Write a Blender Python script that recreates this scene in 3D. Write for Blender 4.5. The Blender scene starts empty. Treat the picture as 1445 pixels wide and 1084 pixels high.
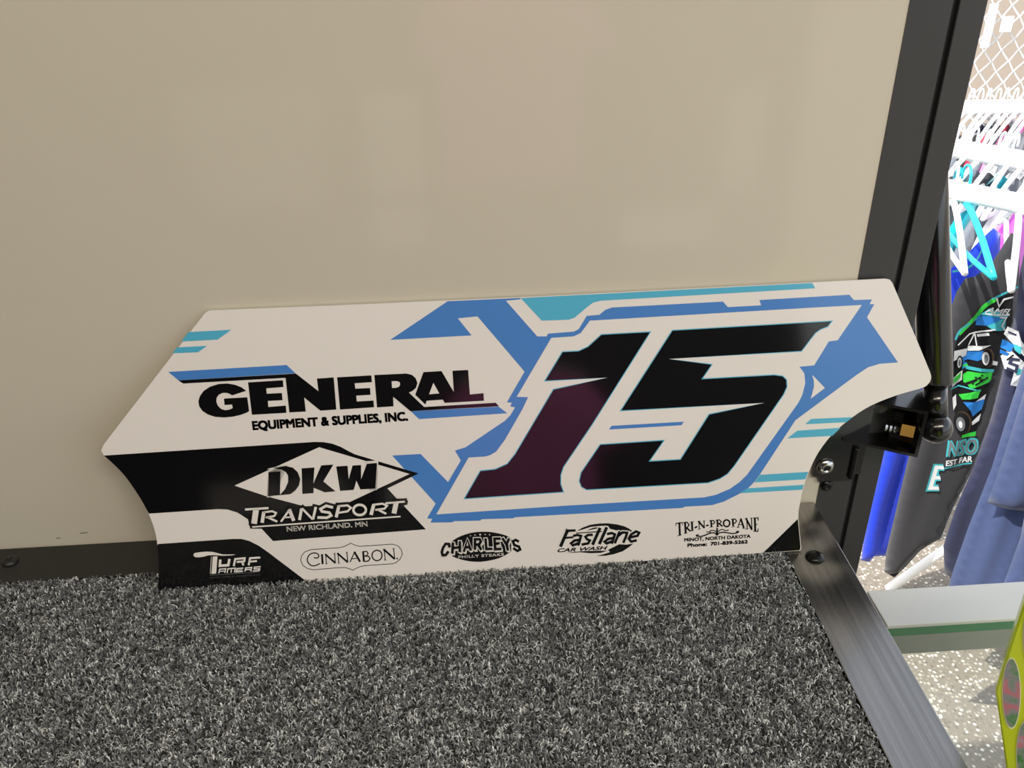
import bpy, bmesh, math, random
import numpy as np
from mathutils import Vector, Matrix
from mathutils.geometry import delaunay_2d_cdt
random.seed(7); RNG = np.random.default_rng(7)
SC = bpy.context.scene
COL = SC.collection

# ------------------------------------------------------------------ camera
FPX, CX, CY = 1200.0, 722.5, 542.0
PITCH, YAW, ROLL = 0.525935, 0.0342455, -0.0355966
CAM = Vector((0.0, 0.0, 0.4))
_f = Vector((math.sin(YAW)*math.cos(PITCH), math.cos(YAW)*math.cos(PITCH), -math.sin(PITCH)))
_r = Vector((math.cos(YAW), -math.sin(YAW), 0)); _u = _r.cross(_f)
RIGHT = math.cos(ROLL)*_r + math.sin(ROLL)*_u
UP = -math.sin(ROLL)*_r + math.cos(ROLL)*_u
FWD = _f
cam_d = bpy.data.cameras.new('camera'); cam = bpy.data.objects.new('camera', cam_d); COL.objects.link(cam)
cam_d.sensor_fit = 'HORIZONTAL'; cam_d.sensor_width = 36; cam_d.lens = 36*FPX/1445
cam_d.clip_start = 0.01; cam_d.clip_end = 400
m3 = Matrix((RIGHT, UP, -FWD)).transposed()
cam.matrix_world = Matrix.Translation(CAM) @ m3.to_4x4()
SC.camera = cam

# ------------------------------------------------------------------ sky, sun, exposure
SC.view_settings.view_transform = 'Standard'; SC.view_settings.look = 'None'
SC.view_settings.gamma = 1; SC.view_settings.use_curve_mapping = False
SC.view_settings.exposure = -0.24
SC.cycles.use_denoising = True
SC.cycles.max_bounces = 10; SC.cycles.diffuse_bounces = 6; SC.cycles.transparent_max_bounces = 16
SC.cycles.sample_clamp_indirect = 6.0
W = bpy.data.worlds.new('sky'); SC.world = W; W.use_nodes = True
nt = W.node_tree; bg = nt.nodes['Background']
sky = nt.nodes.new('ShaderNodeTexSky'); sky.sky_type = 'NISHITA'; sky.sun_disc = False
sky.sun_elevation = math.radians(52); sky.sun_rotation = math.radians(-113); sky.dust_density = 2.0
hs = nt.nodes.new('ShaderNodeHueSaturation'); hs.inputs['Saturation'].default_value = .35
nt.links.new(sky.outputs[0], hs.inputs['Color']); nt.links.new(hs.outputs[0], bg.inputs[0]); bg.inputs[1].default_value = 0.50
def add_light(name, kind, loc, energy, color=(1, 1, 1), rot=(0, 0, 0), **kw):
    l = bpy.data.lights.new(name, kind); l.energy = energy; l.color = color
    for k, v in kw.items(): setattr(l, k, v)
    o = bpy.data.objects.new(name, l); COL.objects.link(o); o.location = loc; o.rotation_euler = rot
    return o
sun = add_light('sun', 'SUN', (3, 3, 6), 6.0, (1, .96, .9), angle=0.009)
sun.rotation_euler = Vector((-0.60, -0.25, 1.0)).to_track_quat('Z', 'Y').to_euler()
FILL_POWER = 15.0

# ------------------------------------------------------------------ pixel geometry
def ray(px, py):
    return (RIGHT*(px-CX) - UP*(py-CY) + FWD*FPX).normalized()
def on_plane(px, py, P, n):
    d = ray(px, py); return CAM + d*((Vector(P)-CAM).dot(n)/d.dot(n))
def on_y(px, py, y): return on_plane(px, py, (0, y, 0), Vector((0, 1, 0)))
def on_z(px, py, z): return on_plane(px, py, (0, 0, z), Vector((0, 0, 1)))
def zm(x0, y0, s):
    return lambda *pts: [(x0+x/s, y0+y/s) for x, y in pts]
S3 = 3.6125
Z1, Z2, Z3, Z4 = zm(130, 410, S3), zm(480, 400, S3), zm(760, 380, S3), zm(1020, 380, S3)
Z5, Z6, Z7, Z8 = zm(130, 600, S3), zm(480, 600, S3), zm(800, 600, S3), zm(1045, 640, S3)

# ------------------------------------------------------------------ materials
def lin(c):
    return tuple(((v/255)/12.92 if v/255 <= .04045 else ((v/255+.055)/1.055)**2.4) for v in c) + (1,)
MATS = {}
def mat(name, rgb, rough=.5, metal=0, coat=0, coat_rough=.05, spec=.5, sheen=0):
    m = bpy.data.materials.new(name); m.use_nodes = True
    b = m.node_tree.nodes['Principled BSDF']
    b.inputs['Base Color'].default_value = lin(rgb) if max(rgb) > 1.001 else tuple(rgb)+(1,)
    b.inputs['Roughness'].default_value = rough; b.inputs['Metallic'].default_value = metal
    b.inputs['Coat Weight'].default_value = coat; b.inputs['Coat Roughness'].default_value = coat_rough
    b.inputs['Specular IOR Level'].default_value = spec; b.inputs['Sheen Weight'].default_value = sheen
    MATS[name] = m; return m
def nodes(m): return m.node_tree.nodes, m.node_tree.links, m.node_tree.nodes['Principled BSDF']
def tex_coord(m, kind='Object', scale=(1, 1, 1)):
    n, l, b = nodes(m)
    tc = n.new('ShaderNodeTexCoord'); mp = n.new('ShaderNodeMapping'); mp.inputs['Scale'].default_value = scale
    l.new(tc.outputs[kind], mp.inputs[0]); return mp.outputs[0]
def noise(m, vec, scale, detail=3, rough=.5):
    n, l, b = nodes(m); t = n.new('ShaderNodeTexNoise')
    t.inputs['Scale'].default_value = scale; t.inputs['Detail'].default_value = detail; t.inputs['Roughness'].default_value = rough
    l.new(vec, t.inputs['Vector']); return t.outputs['Fac']
def bump(m, fac, strength, dist):
    n, l, b = nodes(m); k = n.new('ShaderNodeBump'); k.inputs['Strength'].default_value = strength
    k.inputs['Distance'].default_value = dist; l.new(fac, k.inputs['Height']); l.new(k.outputs[0], b.inputs['Normal']); return k
def ramp(m, fac, stops, target='Base Color'):
    n, l, b = nodes(m); r = n.new('ShaderNodeValToRGB')
    while len(r.color_ramp.elements) < len(stops): r.color_ramp.elements.new(.5)
    for e, (p, c) in zip(r.color_ramp.elements, stops):
        e.position = p; e.color = lin(c)
    l.new(fac, r.inputs[0]); l.new(r.outputs[0], b.inputs[target]); return r
def value_range(m, fac, lo, hi, target):
    n, l, b = nodes(m); r = n.new('ShaderNodeMapRange'); r.inputs[3].default_value = lo; r.inputs[4].default_value = hi
    l.new(fac, r.inputs[0]); l.new(r.outputs[0], b.inputs[target])

def vinyl(name, rgb, rough=.22, coat=.6):
    m = mat(name, rgb, .5, coat=coat, coat_rough=rough*.55, spec=.5 if max(rgb) > 60 else .05)
    v = tex_coord(m, 'Object'); bump(m, noise(m, v, 420, 2), .05, .0006)
    return m
vinyl('vinyl_white', (226, 222, 216)); vinyl('vinyl_black', (9, 9, 11), .14, 1.0)
vinyl('vinyl_blue', (62, 124, 196)); vinyl('vinyl_teal', (74, 172, 204)); vinyl('vinyl_grey', (95, 95, 92))
mat('board_edge', (225, 222, 215), .35)
m = mat('wall_white', (205, 199, 182), .42, coat=.7, coat_rough=.06)
v = tex_coord(m); bump(m, noise(m, v, 2.2, 2), .12, .01)
mat('ceiling_white', (215, 212, 204), .6); mat('wall_cream', (212, 206, 194), .6); mat('wall_dark', (38, 36, 36), .6)
m = mat('floor_rubber', (60, 60, 62), .7); bump(m, noise(m, tex_coord(m), 90), .3, .003)
m = mat('black_anodised', (24, 24, 25), .38, spec=.5)
v = tex_coord(m, scale=(400, 400, 3)); value_range(m, noise(m, v, 1, 4), .30, .46, 'Roughness')
m = mat('post_black', (44, 45, 47), .42, spec=.7)
v = tex_coord(m, scale=(300, 300, 2)); value_range(m, noise(m, v, 1, 3), .28, .42, 'Roughness')
m = mat('trim_brushed', (150, 149, 147), .3, metal=.95)
v = tex_coord(m, scale=(260, 4, 4)); f = noise(m, v, 1, 5, .65)
ramp(m, f, [(.3, (128, 126, 122)), (.7, (164, 161, 156))]); value_range(m, f, .17, .27, 'Roughness'); bump(m, f, .04, .0002)
m = mat('trim_dark', (22, 22, 21), .45)
mat('aluminium_dull', (150, 156, 150), .5, metal=.3)
m = mat('aluminium', (208, 210, 208), .5, metal=.2)
v = tex_coord(m, scale=(5, 200, 260)); f = noise(m, v, 1, 4, .6); value_range(m, f, .45, .6, 'Roughness'); bump(m, f, .2, .0004)
mat('steel', (190, 190, 186), .18, metal=1); mat('dark_steel', (28, 28, 27), .22, metal=.6)
mat('brass', (132, 104, 52), .32, metal=1); mat('gloss_black', (8, 8, 8), .22, coat=.5, coat_rough=.08)
mat('black_hole', (4, 4, 4), .6)
m = mat('carpet_base', (40, 40, 38), .95, spec=.1); ramp(m, noise(m, tex_coord(m), 900, 3), [(.3, (30, 30, 29)), (.7, (62, 62, 60))])
m = mat('carpet_fibre', (110, 110, 108), .7, spec=.3, sheen=.2)
n, l, b = nodes(m); at = n.new('ShaderNodeAttribute'); at.attribute_name = 'shade'
l.new(at.outputs['Fac'], (r_ := n.new('ShaderNodeValToRGB')).inputs[0]); l.new(r_.outputs[0], b.inputs['Base Color'])
for e, (p, c) in zip(r_.color_ramp.elements, [(0, (46, 48, 49)), (1, (216, 220, 220))]): e.position = p; e.color = lin(c)
e = r_.color_ramp.elements.new(.55); e.color = lin((112, 116, 117))
m = mat('concrete', (200, 190, 172), .85)
v = tex_coord(m); n, l, b = nodes(m)
vo = n.new('ShaderNodeTexVoronoi'); vo.inputs['Scale'].default_value = 105; vo.inputs['Randomness'].default_value = 1; l.new(v, vo.inputs['Vector'])
sp = n.new('ShaderNodeSeparateColor'); l.new(vo.outputs['Color'], sp.inputs[0])
rr = n.new('ShaderNodeValToRGB'); l.new(sp.outputs[0], rr.inputs[0])
for e, (p, c) in zip(rr.color_ramp.elements, [(.1, (112, 104, 92)), (.95, (232, 226, 212))]): e.position = p; e.color = lin(c)
e = rr.color_ramp.elements.new(.6); e.color = lin((154, 145, 130))
mr = n.new('ShaderNodeMapRange'); mr.inputs[1].default_value = .28; mr.inputs[2].default_value = .52; l.new(vo.outputs['Distance'], mr.inputs[0])
mxc = n.new('ShaderNodeMix'); mxc.data_type = 'RGBA'; l.new(mr.outputs[0], mxc.inputs[0]); l.new(rr.outputs[0], mxc.inputs[6]); mxc.inputs[7].default_value = lin((128, 120, 107))
l.new(mxc.outputs[2], b.inputs['Base Color']); bump(m, mr.outputs[0], .3, -.004)
m = mat('dirt', (126, 113, 98), .9)
def fabric(name, rgb):
    m = mat(name, rgb, .85, spec=.2, sheen=.25); v = tex_coord(m); bump(m, noise(m, v, 700, 2), .2, .0008); return m
fabric('cloth_royal', (28, 62, 214)); fabric('cloth_charcoal', (58, 58, 62)); fabric('cloth_navy', (46, 50, 78))
fabric('cloth_slate', (70, 84, 124)); fabric('cloth_teal', (0, 170, 190)); fabric('cloth_grey', (112, 118, 128))
fabric('cloth_red', (176, 40, 70)); fabric('cloth_maroon', (250, 132, 200)); fabric('cloth_white', (225, 225, 228)); fabric('cloth_pink', (216, 96, 214))  # maroon cloth brightened to pink so its reflection in the number shows
mat('ink_white', (235, 238, 238), .7); mat('ink_green', (58, 214, 70), .7); mat('ink_teal', (70, 190, 200), .7)
mat('ink_blue', (40, 130, 214), .7); mat('ink_black', (12, 12, 14), .7); mat('ink_grey', (120, 125, 128), .7); mat('ink_brown', (92, 70, 44), .7)
mat('ink_pink', (240, 90, 120), .7)
mat('plastic_white', (238, 240, 240), .35); mat('plastic_teal', (40, 196, 214), .35)
mat('pipe_white', (240, 241, 240), .4); mat('wire_white', (228, 230, 230), .5)
mat('neon_card', (206, 226, 40), .4, coat=.3); mat('card_cream', (236, 240, 200), .5)
mat('rubber_black', (24, 24, 24), .7)
m = mat('oval_photo', (120, 130, 130), .4)
ramp(m, noise(m, tex_coord(m), 55, 4, .7), [(.28, (40, 62, 40)), (.42, (96, 150, 92)), (.52, (150, 150, 158)), (.6, (206, 120, 130)), (.72, (150, 190, 214))])
def glass_mat(name, tint, ior=1.5):
    m = bpy.data.materials.new(name); m.use_nodes = True; n, l = m.node_tree.nodes, m.node_tree.links
    n.clear(); o = n.new('ShaderNodeOutputMaterial'); mix = n.new('ShaderNodeMixShader'); lw = n.new('ShaderNodeLayerWeight'); pw = n.new('ShaderNodeMath'); pw.operation = 'POWER'; pw.inputs[1].default_value = 5
    fr = n.new('ShaderNodeMath'); fr.operation = 'MULTIPLY_ADD'; fr.inputs[1].default_value = .96; fr.inputs[2].default_value = .04
    l.new(lw.outputs['Facing'], pw.inputs[0]); l.new(pw.outputs[0], fr.inputs[0]); t = n.new('ShaderNodeBsdfTransparent'); t.inputs[0].default_value = tuple(tint)+(1,)
    g = n.new('ShaderNodeBsdfGlossy'); g.inputs['Roughness'].default_value = .03
    l.new(fr.outputs[0], mix.inputs[0]); l.new(t.outputs[0], mix.inputs[1]); l.new(g.outputs[0], mix.inputs[2]); l.new(mix.outputs[0], o.inputs[0])
    MATS[name] = m
glass_mat('glass', (.955, .975, .955)); glass_mat('window_glass', (.97, .98, .97)); glass_mat('tinted_glass', (.72, .72, .72)); mat('glass_edge', (74, 128, 92), .2, coat=.6)
M = MATS

# ------------------------------------------------------------------ object helpers
def obj(name, me, material=None, parent=None, kind=None, smooth=False):
    if isinstance(me, bmesh.types.BMesh):
        bm = me; me = bpy.data.meshes.new(name); bm.normal_update(); bm.to_mesh(me); bm.free()
    if material is not None:
        for mm in (material if isinstance(material, (list, tuple)) else [material]):
            me.materials.append(M[mm])
    if smooth:
        for p in me.polygons: p.use_smooth = True
    o = bpy.data.objects.new(name, me); COL.objects.link(o)
    if parent is not None: o.parent = parent
    if kind: o['kind'] = kind
    return o
def thing(name, label, cat, loc=(0, 0, 0), rotz=0, group=None, kind=None):
    o = bpy.data.objects.new(name, None); COL.objects.link(o); o.location = loc; o.rotation_euler = (0, 0, rotz)
    o.empty_display_size = .02
    if kind: o['kind'] = kind
    if label: o['label'] = label
    if cat: o['category'] = cat
    if group: o['group'] = group
    return o
def tag(o, label, cat, group=None):
    o['label'] = label; o['category'] = cat
    if group: o['group'] = group
    return o
def box(bm, x0, x1, y0, y1, z0, z1, bev=0):
    r = bmesh.ops.create_cube(bm, size=1)
    for v in r['verts']:
        v.co = Vector(((x0+x1)/2+v.co.x*(x1-x0), (y0+y1)/2+v.co.y*(y1-y0), (z0+z1)/2+v.co.z*(z1-z0)))
    if bev:
        es = list({e for v in r['verts'] for e in v.link_edges})
        bmesh.ops.bevel(bm, geom=es, offset=bev, segments=2, affect='EDGES', profile=.5)
    return bm
def bbox(*a, **k): return box(bmesh.new(), *a, **k)
def frame_of(d):
    d = d.normalized(); a = Vector((0, 0, 1)) if abs(d.z) < .9 else Vector((1, 0, 0))
    u = d.cross(a).normalized(); return u, d.cross(u).normalized()
def lathe(bm, p0, p1, prof, seg=24):
    """prof: list of (t along axis in metres from p0, radius)"""
    p0, p1 = Vector(p0), Vector(p1); d = (p1-p0).normalized(); u, w = frame_of(d); rings = []
    for t, r in prof:
        rings.append([bm.verts.new(p0+d*t+(u*math.cos(2*math.pi*k/seg)+w*math.sin(2*math.pi*k/seg))*max(r, 1e-5)) for k in range(seg)])
    for a, b in zip(rings, rings[1:]):
        for k in range(seg): bm.faces.new((a[k], a[(k+1) % seg], b[(k+1) % seg], b[k]))
    bm.faces.new(rings[0][::-1]); bm.faces.new(rings[-1]); bmesh.ops.recalc_face_normals(bm, faces=bm.faces[:]); return bm
def tube(bm, pts, r, seg=8, closed=False):
    pts = [Vector(p) for p in pts]; rings = []; N = len(pts); up = None
    for i, p in enumerate(pts):
        a = pts[(i-1) % N] if (closed or i > 0) else p; b = pts[(i+1) % N] if (closed or i < N-1) else p
        d = (b-a).normalized()
        if up is None: u, w = frame_of(d)
        else:
            u = (up-d*up.dot(d)).normalized(); w = d.cross(u)
        up = u
        rings.append([bm.verts.new(p+(u*math.cos(2*math.pi*k/seg)+w*math.sin(2*math.pi*k/seg))*r) for k in range(seg)])
    prs = list(zip(rings, rings[1:])) + ([(rings[-1], rings[0])] if closed else [])
    for a, b in prs:
        for k in range(seg): bm.faces.new((a[k], a[(k+1) % seg], b[(k+1) % seg], b[k]))
    if not closed: bm.faces.new(rings[0][::-1]); bm.faces.new(rings[-1])
    bmesh.ops.recalc_face_normals(bm, faces=bm.faces[:]); return bm
def smooth_path(pts, n=4, closed=False):
    out = []; N = len(pts); P = [np.array(p, float) for p in pts]
    for i in range(N if closed else N-1):
        p0, p1, p2, p3 = P[(i-1) % N if closed else max(i-1, 0)], P[i], P[(i+1) % N], P[(i+2) % N if closed else min(i+2, N-1)]
        for k in range(n):
            t = k/n; out.append(.5*((2*p1)+(-p0+p2)*t+(2*p0-5*p1+4*p2-p3)*t*t+(-p0+3*p1-3*p2+p3)*t**3))
    if not closed: out.append(P[-1])
    return [tuple(q) for q in out]
def button_screw(name, parent, c, nrm, r=.006, head='steel'):
    c = Vector(c); nrm = Vector(nrm).normalized(); h = r*.55
    s = obj(name, lathe(bmesh.new(), c-nrm*.001, c+nrm, [(0, r), (.001+h*.25, r), (.001+h*.6, r*.86), (.001+h*.9, r*.6), (.001+h, r*.45), (.001+h*.99, r*.40), (.001+h*.5, r*.36)], 28), head, parent, smooth=True)
    obj('socket', lathe(bmesh.new(), c+nrm*(h*.4), c+nrm, [(0, r*.36), (h*.45, r*.36)], 6), 'black_hole', s)
    return s

# ------------------------------------------------------------------ the room
WY = 0.4915                 # face of the white wall
XE = 0.238                  # right edge of shelf and wall
XI = 0.1992                 # carpet / edge trim joint
YS = 0.4542                 # carpet / rear trim joint
GZ = -1.30                  # ground outside
CEIL = 1.35; XL = -2.2; YB = -1.75; XR = 1.05; FLZ = -0.95
def struct(name, bm, m, **k): return obj(name, bm, m, kind='structure', **k)
wall = struct('wall_back', bbox(XL, XE+.002, WY, WY+.04, FLZ, CEIL), 'wall_white')
for (x0, y0, x1, y1) in ((78, 759.5, 86, 758.8), (112, 752.3, 124, 751.2)):
    a, b_ = on_y(x0, y0, WY-.0002), on_y(x1, y1, WY-.0002); bm = bmesh.new()
    bm.faces.new([bm.verts.new(p) for p in (a, a+Vector((.0012, 0, -.0006)), b_+Vector((0, 0, -.0004)), b_)])
    obj('scuff_mark', bm, 'black_hole', wall)
struct('ceiling', bbox(XL-.04, XR, YB-.04, WY+.04, CEIL, CEIL+.04), 'ceiling_white')
struct('floor', bbox(XL-.04, XE-.02, YB-.04, WY+.04, FLZ-.05, FLZ), 'floor_rubber')
struct('wall_left', bbox(XL-.04, XL, YB, WY, FLZ, CEIL), 'wall_cream')

# opposite wall with window openings (they mirror faintly in the glossy wall)
def mirror_to_back(px, py):
    d = ray(px, py); p = CAM + d*((WY-CAM.y)/d.y); d2 = Vector((d.x, -d.y, d.z)); return p + d2*((YB-p.y)/d2.y)
def mrect(x0, y0, x1, y1):
    a, b_ = mirror_to_back(x0, y0), mirror_to_back(x1, y1); return min(a.x, b_.x), max(a.x, b_.x), min(a.z, b_.z), max(a.z, b_.z)
holes = [mrect(235, 128, 460, 196), mrect(258, 208, 458, 292), mrect(505, 130, 602, 276), mrect(522, 296, 602, 352),
         mrect(1028, 120, 1072, 272), mrect(876, 297, 1005, 350)]
xs = sorted({XL, XR} | {round(h[i], 4) for h in holes for i in (0, 1)}); zs = sorted({FLZ, CEIL} | {round(h[i], 4) for h in holes for i in (2, 3)})
bm = bmesh.new()
for i in range(len(xs)-1):
    for j in range(len(zs)-1):
        xc, zc = (xs[i]+xs[i+1])/2, (zs[j]+zs[j+1])/2
        if not any(h[0] < xc < h[1] and h[2] < zc < h[3] for h in holes):
            box(bm, xs[i], xs[i+1], YB-.04, YB, zs[j], zs[j+1])
bmesh.ops.remove_doubles(bm, verts=bm.verts[:], dist=1e-5)
struct('wall_front', bm, 'wall_dark')
for k, h in enumerate(holes):
    w_ = struct('window_%d' % (k+1), bbox(h[0], h[1], YB-.022, YB-.018, h[2], h[3]), 'window_glass' if k > 1 else 'tinted_glass')  # first two panes tinted to weaken their reflection in the panel

# frame post at the end of the wall
PX0, PG0, PG1, PX1 = XE+.002, .2640, .2680, .2838
py0 = WY-.0005
bm = bmesh.new()
box(bm, PX0, PG0, py0, py0+.045, GZ, CEIL); box(bm, PG0, PG1, py0+.004, py0+.041, GZ, CEIL); box(bm, PG1, PX1, py0+.0005, py0+.045, GZ, CEIL, .0006)
post = struct('trim_1', bm, 'post_black')
struct('wall_header', bbox(PX1, XR, WY, WY+.04, .95, CEIL), 'wall_cream')
# raised service door outside the opening, held up by the strut
door = struct('door_1', None or bbox(0, 1.55, 0, 1.05, 0, .03), 'wall_cream'); door.location = (PX1+.01, WY+.045, .97); door.rotation_euler = (math.radians(72), 0, 0)
# added fill lamps under the ceiling, out of view, to brighten the interior
def fill_lamp(x, y, L, lab, power):
    t = thing('fill_lamp', lab, 'lamp', (x, y, CEIL))
    obj('fill_housing', bbox(-L/2, L/2, -.06, .06, -.03, 0, .004), 'plastic_white', t)
    l_ = add_light('fill_glow', 'AREA', (x, y, CEIL-.035), FILL_POWER*power, (1, .90, .76), shape='RECTANGLE', size=L*.95, size_y=.1)
    l_.parent = t; l_.location = (0, 0, -.035)
fill_lamp(-.7, -.75, 1.1, 'unseen fill lamp added over the aisle by the closed end wall', .8)
fill_lamp(.45, -.75, 1.1, 'unseen fill lamp added over the aisle by the service opening', 1.5)

# ------------------------------------------------------------------ carpeted shelf
shelf = thing('display_shelf', 'grey carpeted display shelf with black metal edging under the white wall', 'shelf', (-.8, .2, FLZ))
def local(parent, me_o):
    me_o.location = -Vector(parent.location); return me_o
def part(parent, name, bm, m, smooth=False, kind=None):
    o = obj(name, bm, m, parent, kind, smooth); o.matrix_parent_inverse = Matrix.Translation(-parent.location); return o
XS0, YF = -1.6, 0.0
part(shelf, 'cabinet_body', bbox(XS0, XE-.003, YF, WY-.001, FLZ, -.006), 'trim_dark')
part(shelf, 'carpet', bbox(XS0, XI-.0012, YF, YS-.0008, -.006, -.0005), 'carpet_base')
part(shelf, 'rear_trim', bbox(XS0, XI+.002, YS, WY-.001, -.006, 0, .0004), 'trim_dark')
bm = bmesh.new(); box(bm, XI, XE, YF, WY-.001, -.004, .0004, .0005); box(bm, XE-.0032, XE, YF, WY-.001, -.038, -.004)
part(shelf, 'edge_trim', bm, 'trim_brushed')
s = button_screw('screw', shelf, on_z(1149.5, 787, .0004), (0, 0, 1), .0062, 'dark_steel'); s.matrix_parent_inverse = Matrix.Translation(-shelf.location)
s = button_screw('screw', shelf, on_z(14.5, 793, 0), (0, 0, 1), .0055, 'trim_dark'); s.matrix_parent_inverse = Matrix.Translation(-shelf.location)
# pile
def carpet_pile(N, x0, x1, y0, y1):
    base = np.stack([RNG.uniform(x0, x1, N), RNG.uniform(y0, y1, N), np.full(N, -.001)], 1)
    th = RNG.uniform(0, 2*np.pi, N); reach = RNG.uniform(.0009, .0022, N)[:, None]; hgt = RNG.uniform(.0014, .0036, N)[:, None]
    dx = np.stack([np.cos(th), np.sin(th), np.zeros(N)], 1); up = np.array([[0, 0, 1.]])
    th2 = th+RNG.normal(0, .8, N); dx2 = np.stack([np.cos(th2), np.sin(th2), np.zeros(N)], 1)
    p = [base, base+dx*reach*.25+up*hgt*.75, base+dx*reach*.8+up*hgt, base+dx*reach*.9+dx2*reach*.7+up*hgt*.55]
    for a in p[1:]: a[:, 0] = np.minimum(a[:, 0], x1+.0014)
    side = np.stack([-np.sin(th), np.cos(th), np.zeros(N)], 1); wd = RNG.uniform(.00022, .00046, N)[:, None]
    V = np.concatenate([q for k, a in enumerate(p) for q in (a-side*wd*(.7, 1, 1, .6)[k], a+side*wd*(.7, 1, 1, .6)[k])], 0)
    i = np.arange(N); F = np.concatenate([np.stack([i+2*k*N, i+(2*k+1)*N, i+(2*k+3)*N, i+(2*k+2)*N], 1) for k in range(3)], 0)
    me = bpy.data.meshes.new('carpet_pile'); me.vertices.add(len(V)); me.vertices.foreach_set('co', V.ravel().astype(np.float32))
    me.loops.add(F.size); me.loops.foreach_set('vertex_index', F.ravel().astype(np.int32))
    me.polygons.add(len(F)); me.polygons.foreach_set('loop_start', (np.arange(len(F))*4).astype(np.int32))
    me.polygons.foreach_set('use_smooth', np.ones(len(F), dtype=bool)); me.update(calc_edges=True)
    gx, gy = ((base[:, 0]-x0)/.0024).astype(int), ((base[:, 1]-y0)/.0024).astype(int); cell = RNG.normal(0, .16, (gx.max()+2, gy.max()+2))
    sh = np.clip(RNG.beta(2.0, 2.2, N)+cell[gx, gy], 0, 1)
    at = me.attributes.new('shade', 'FLOAT', 'POINT'); at.data.foreach_set('value', np.tile(sh, 8).astype(np.float32))
    return me
pm = carpet_pile(385000, -.96, XI-.001, .07, YS-.001)
part(shelf, 'carpet_pile', pm, 'carpet_fibre', kind='stuff')

# ------------------------------------------------------------------ the number panel
PB = Vector((0, .438, .003)); PT = on_y(700, 419, WY-.0035)
TV = Vector((0, PT.y-PB.y, PT.z-PB.z)).normalized(); TN = Vector((0, -TV.z, TV.y))
panel = thing('race_car_panel', 'white race car body panel with black number 15 and sponsor decals leaning on wall', 'car panel', (0, .438, .0015))
RM = Matrix((Vector((1, 0, 0)), TV, TN)).transposed().to_4x4()
PM = Matrix.Translation(PB) @ RM            # panel plane frame: u, v, outward
def uv(p):
    q = on_plane(p[0], p[1], PB, TN); d = q-PB; return (d.x, d.dot(TV))
def pchild(name, bm, m, parent=None, layer=0, kind=None):
    o = obj(name, bm, m, parent or panel)
    o.matrix_parent_inverse = Matrix.Translation(-panel.location)
    o.matrix_basis = PM @ Matrix.Translation((0, 0, .00007*layer)); return o
def psub(name, bm, m, parent, layer):
    o = obj(name, bm, m, parent); o.matrix_basis = Matrix.Translation((0, 0, .00007*layer)); return o
def dedupe(pts):
    out = []
    for p in pts:
        if not out or (abs(p[0]-out[-1][0])+abs(p[1]-out[-1][1])) > 1e-6: out.append(p)
    if len(out) > 2 and abs(out[0][0]-out[-1][0])+abs(out[0][1]-out[-1][1]) < 1e-6: out.pop()
    return out
def fill(bm, pts):
    """flat polygon (2-D points) into bm at z=0, via constrained triangulation"""
    pts = dedupe(pts); n_ = len(pts)
    r = delaunay_2d_cdt([Vector(p) for p in pts], [], [list(range(n_))], 1, 1e-7)
    vs = [bm.verts.new((c.x, c.y, 0)) for c in r[0]]
    for f_ in r[2]:
        try: fc = bm.faces.new([vs[k] for k in f_])
        except ValueError: continue
        fc.normal_update()
        if fc.normal.z < 0: fc.normal_flip()
    return bm
def poly(px, bm=None): return fill(bm or bmesh.new(), [uv(p) for p in px])
def offset_poly(pts, d):
    P = [np.array(p, float) for p in dedupe(pts)]; N = len(P); out = []
    area = sum(P[i][0]*P[(i+1) % N][1]-P[(i+1) % N][0]*P[i][1] for i in range(N)); sg = 1 if area > 0 else -1
    for i in range(N):
        a, b_, c = P[i-1], P[i], P[(i+1) % N]; e1 = (b_-a)/np.linalg.norm(b_-a); e2 = (c-b_)/np.linalg.norm(c-b_)
        n1 = np.array([-e1[1], e1[0]])*sg; n2 = np.array([-e2[1], e2[0]])*sg; mm = n1+n2; k = mm@n1
        mm = mm/max(k, .25); out.append(tuple(b_+mm*d))
    return out
def stroke_poly(pts, w):
    P = [np.array(p, float) for p in dedupe(pts)]; L, R_ = [], []
    for i in range(len(P)):
        if i == 0: e = P[1]-P[0]; e /= np.linalg.norm(e); nrm = np.array([-e[1], e[0]])
        elif i == len(P)-1: e = P[-1]-P[-2]; e /= np.linalg.norm(e); nrm = np.array([-e[1], e[0]])
        else:
            e1 = P[i]-P[i-1]; e1 /= np.linalg.norm(e1); e2 = P[i+1]-P[i]; e2 /= np.linalg.norm(e2)
            n1, n2 = np.array([-e1[1], e1[0]]), np.array([-e2[1], e2[0]]); nrm = n1+n2; nrm /= max(nrm@n1, .45)
        L.append(P[i]+nrm*w/2); R_.append(P[i]-nrm*w/2)
    return L, R_
def strokes(bm, mapper, zf, lst, w, grow=0, smooth=0, to=uv):
    """lst: items of (points) or (points, width) in zoom coordinates; w default width in zoom units"""
    s = zf((1, 0))[0][0]-zf((0, 0))[0][0]
    for it in lst:
        pts, ww = (it if isinstance(it, tuple) else (it, w))
        if smooth and len(pts) > 3: pts = smooth_path(pts, smooth)
        ww = ww+grow
        P = [np.array(p, float) for p in pts]
        if grow:
            e = P[0]-P[1]; P[0] = P[0]+e/np.linalg.norm(e)*grow/2; e = P[-1]-P[-2]; P[-1] = P[-1]+e/np.linalg.norm(e)*grow/2
        L, R_ = stroke_poly(P, ww)
        L = [to(q) for q in zf(*L)]; R_ = [to(q) for q in zf(*R_)]
        lv = [bm.verts.new((p[0], p[1], 0)) for p in L]; rv = [bm.verts.new((p[0], p[1], 0)) for p in R_]
        for i in range(len(lv)-1):
            fc = bm.faces.new((lv[i], lv[i+1], rv[i+1], rv[i])); fc.normal_update()
            if fc.normal.z < 0: fc.normal_flip()
    return bm
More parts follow.
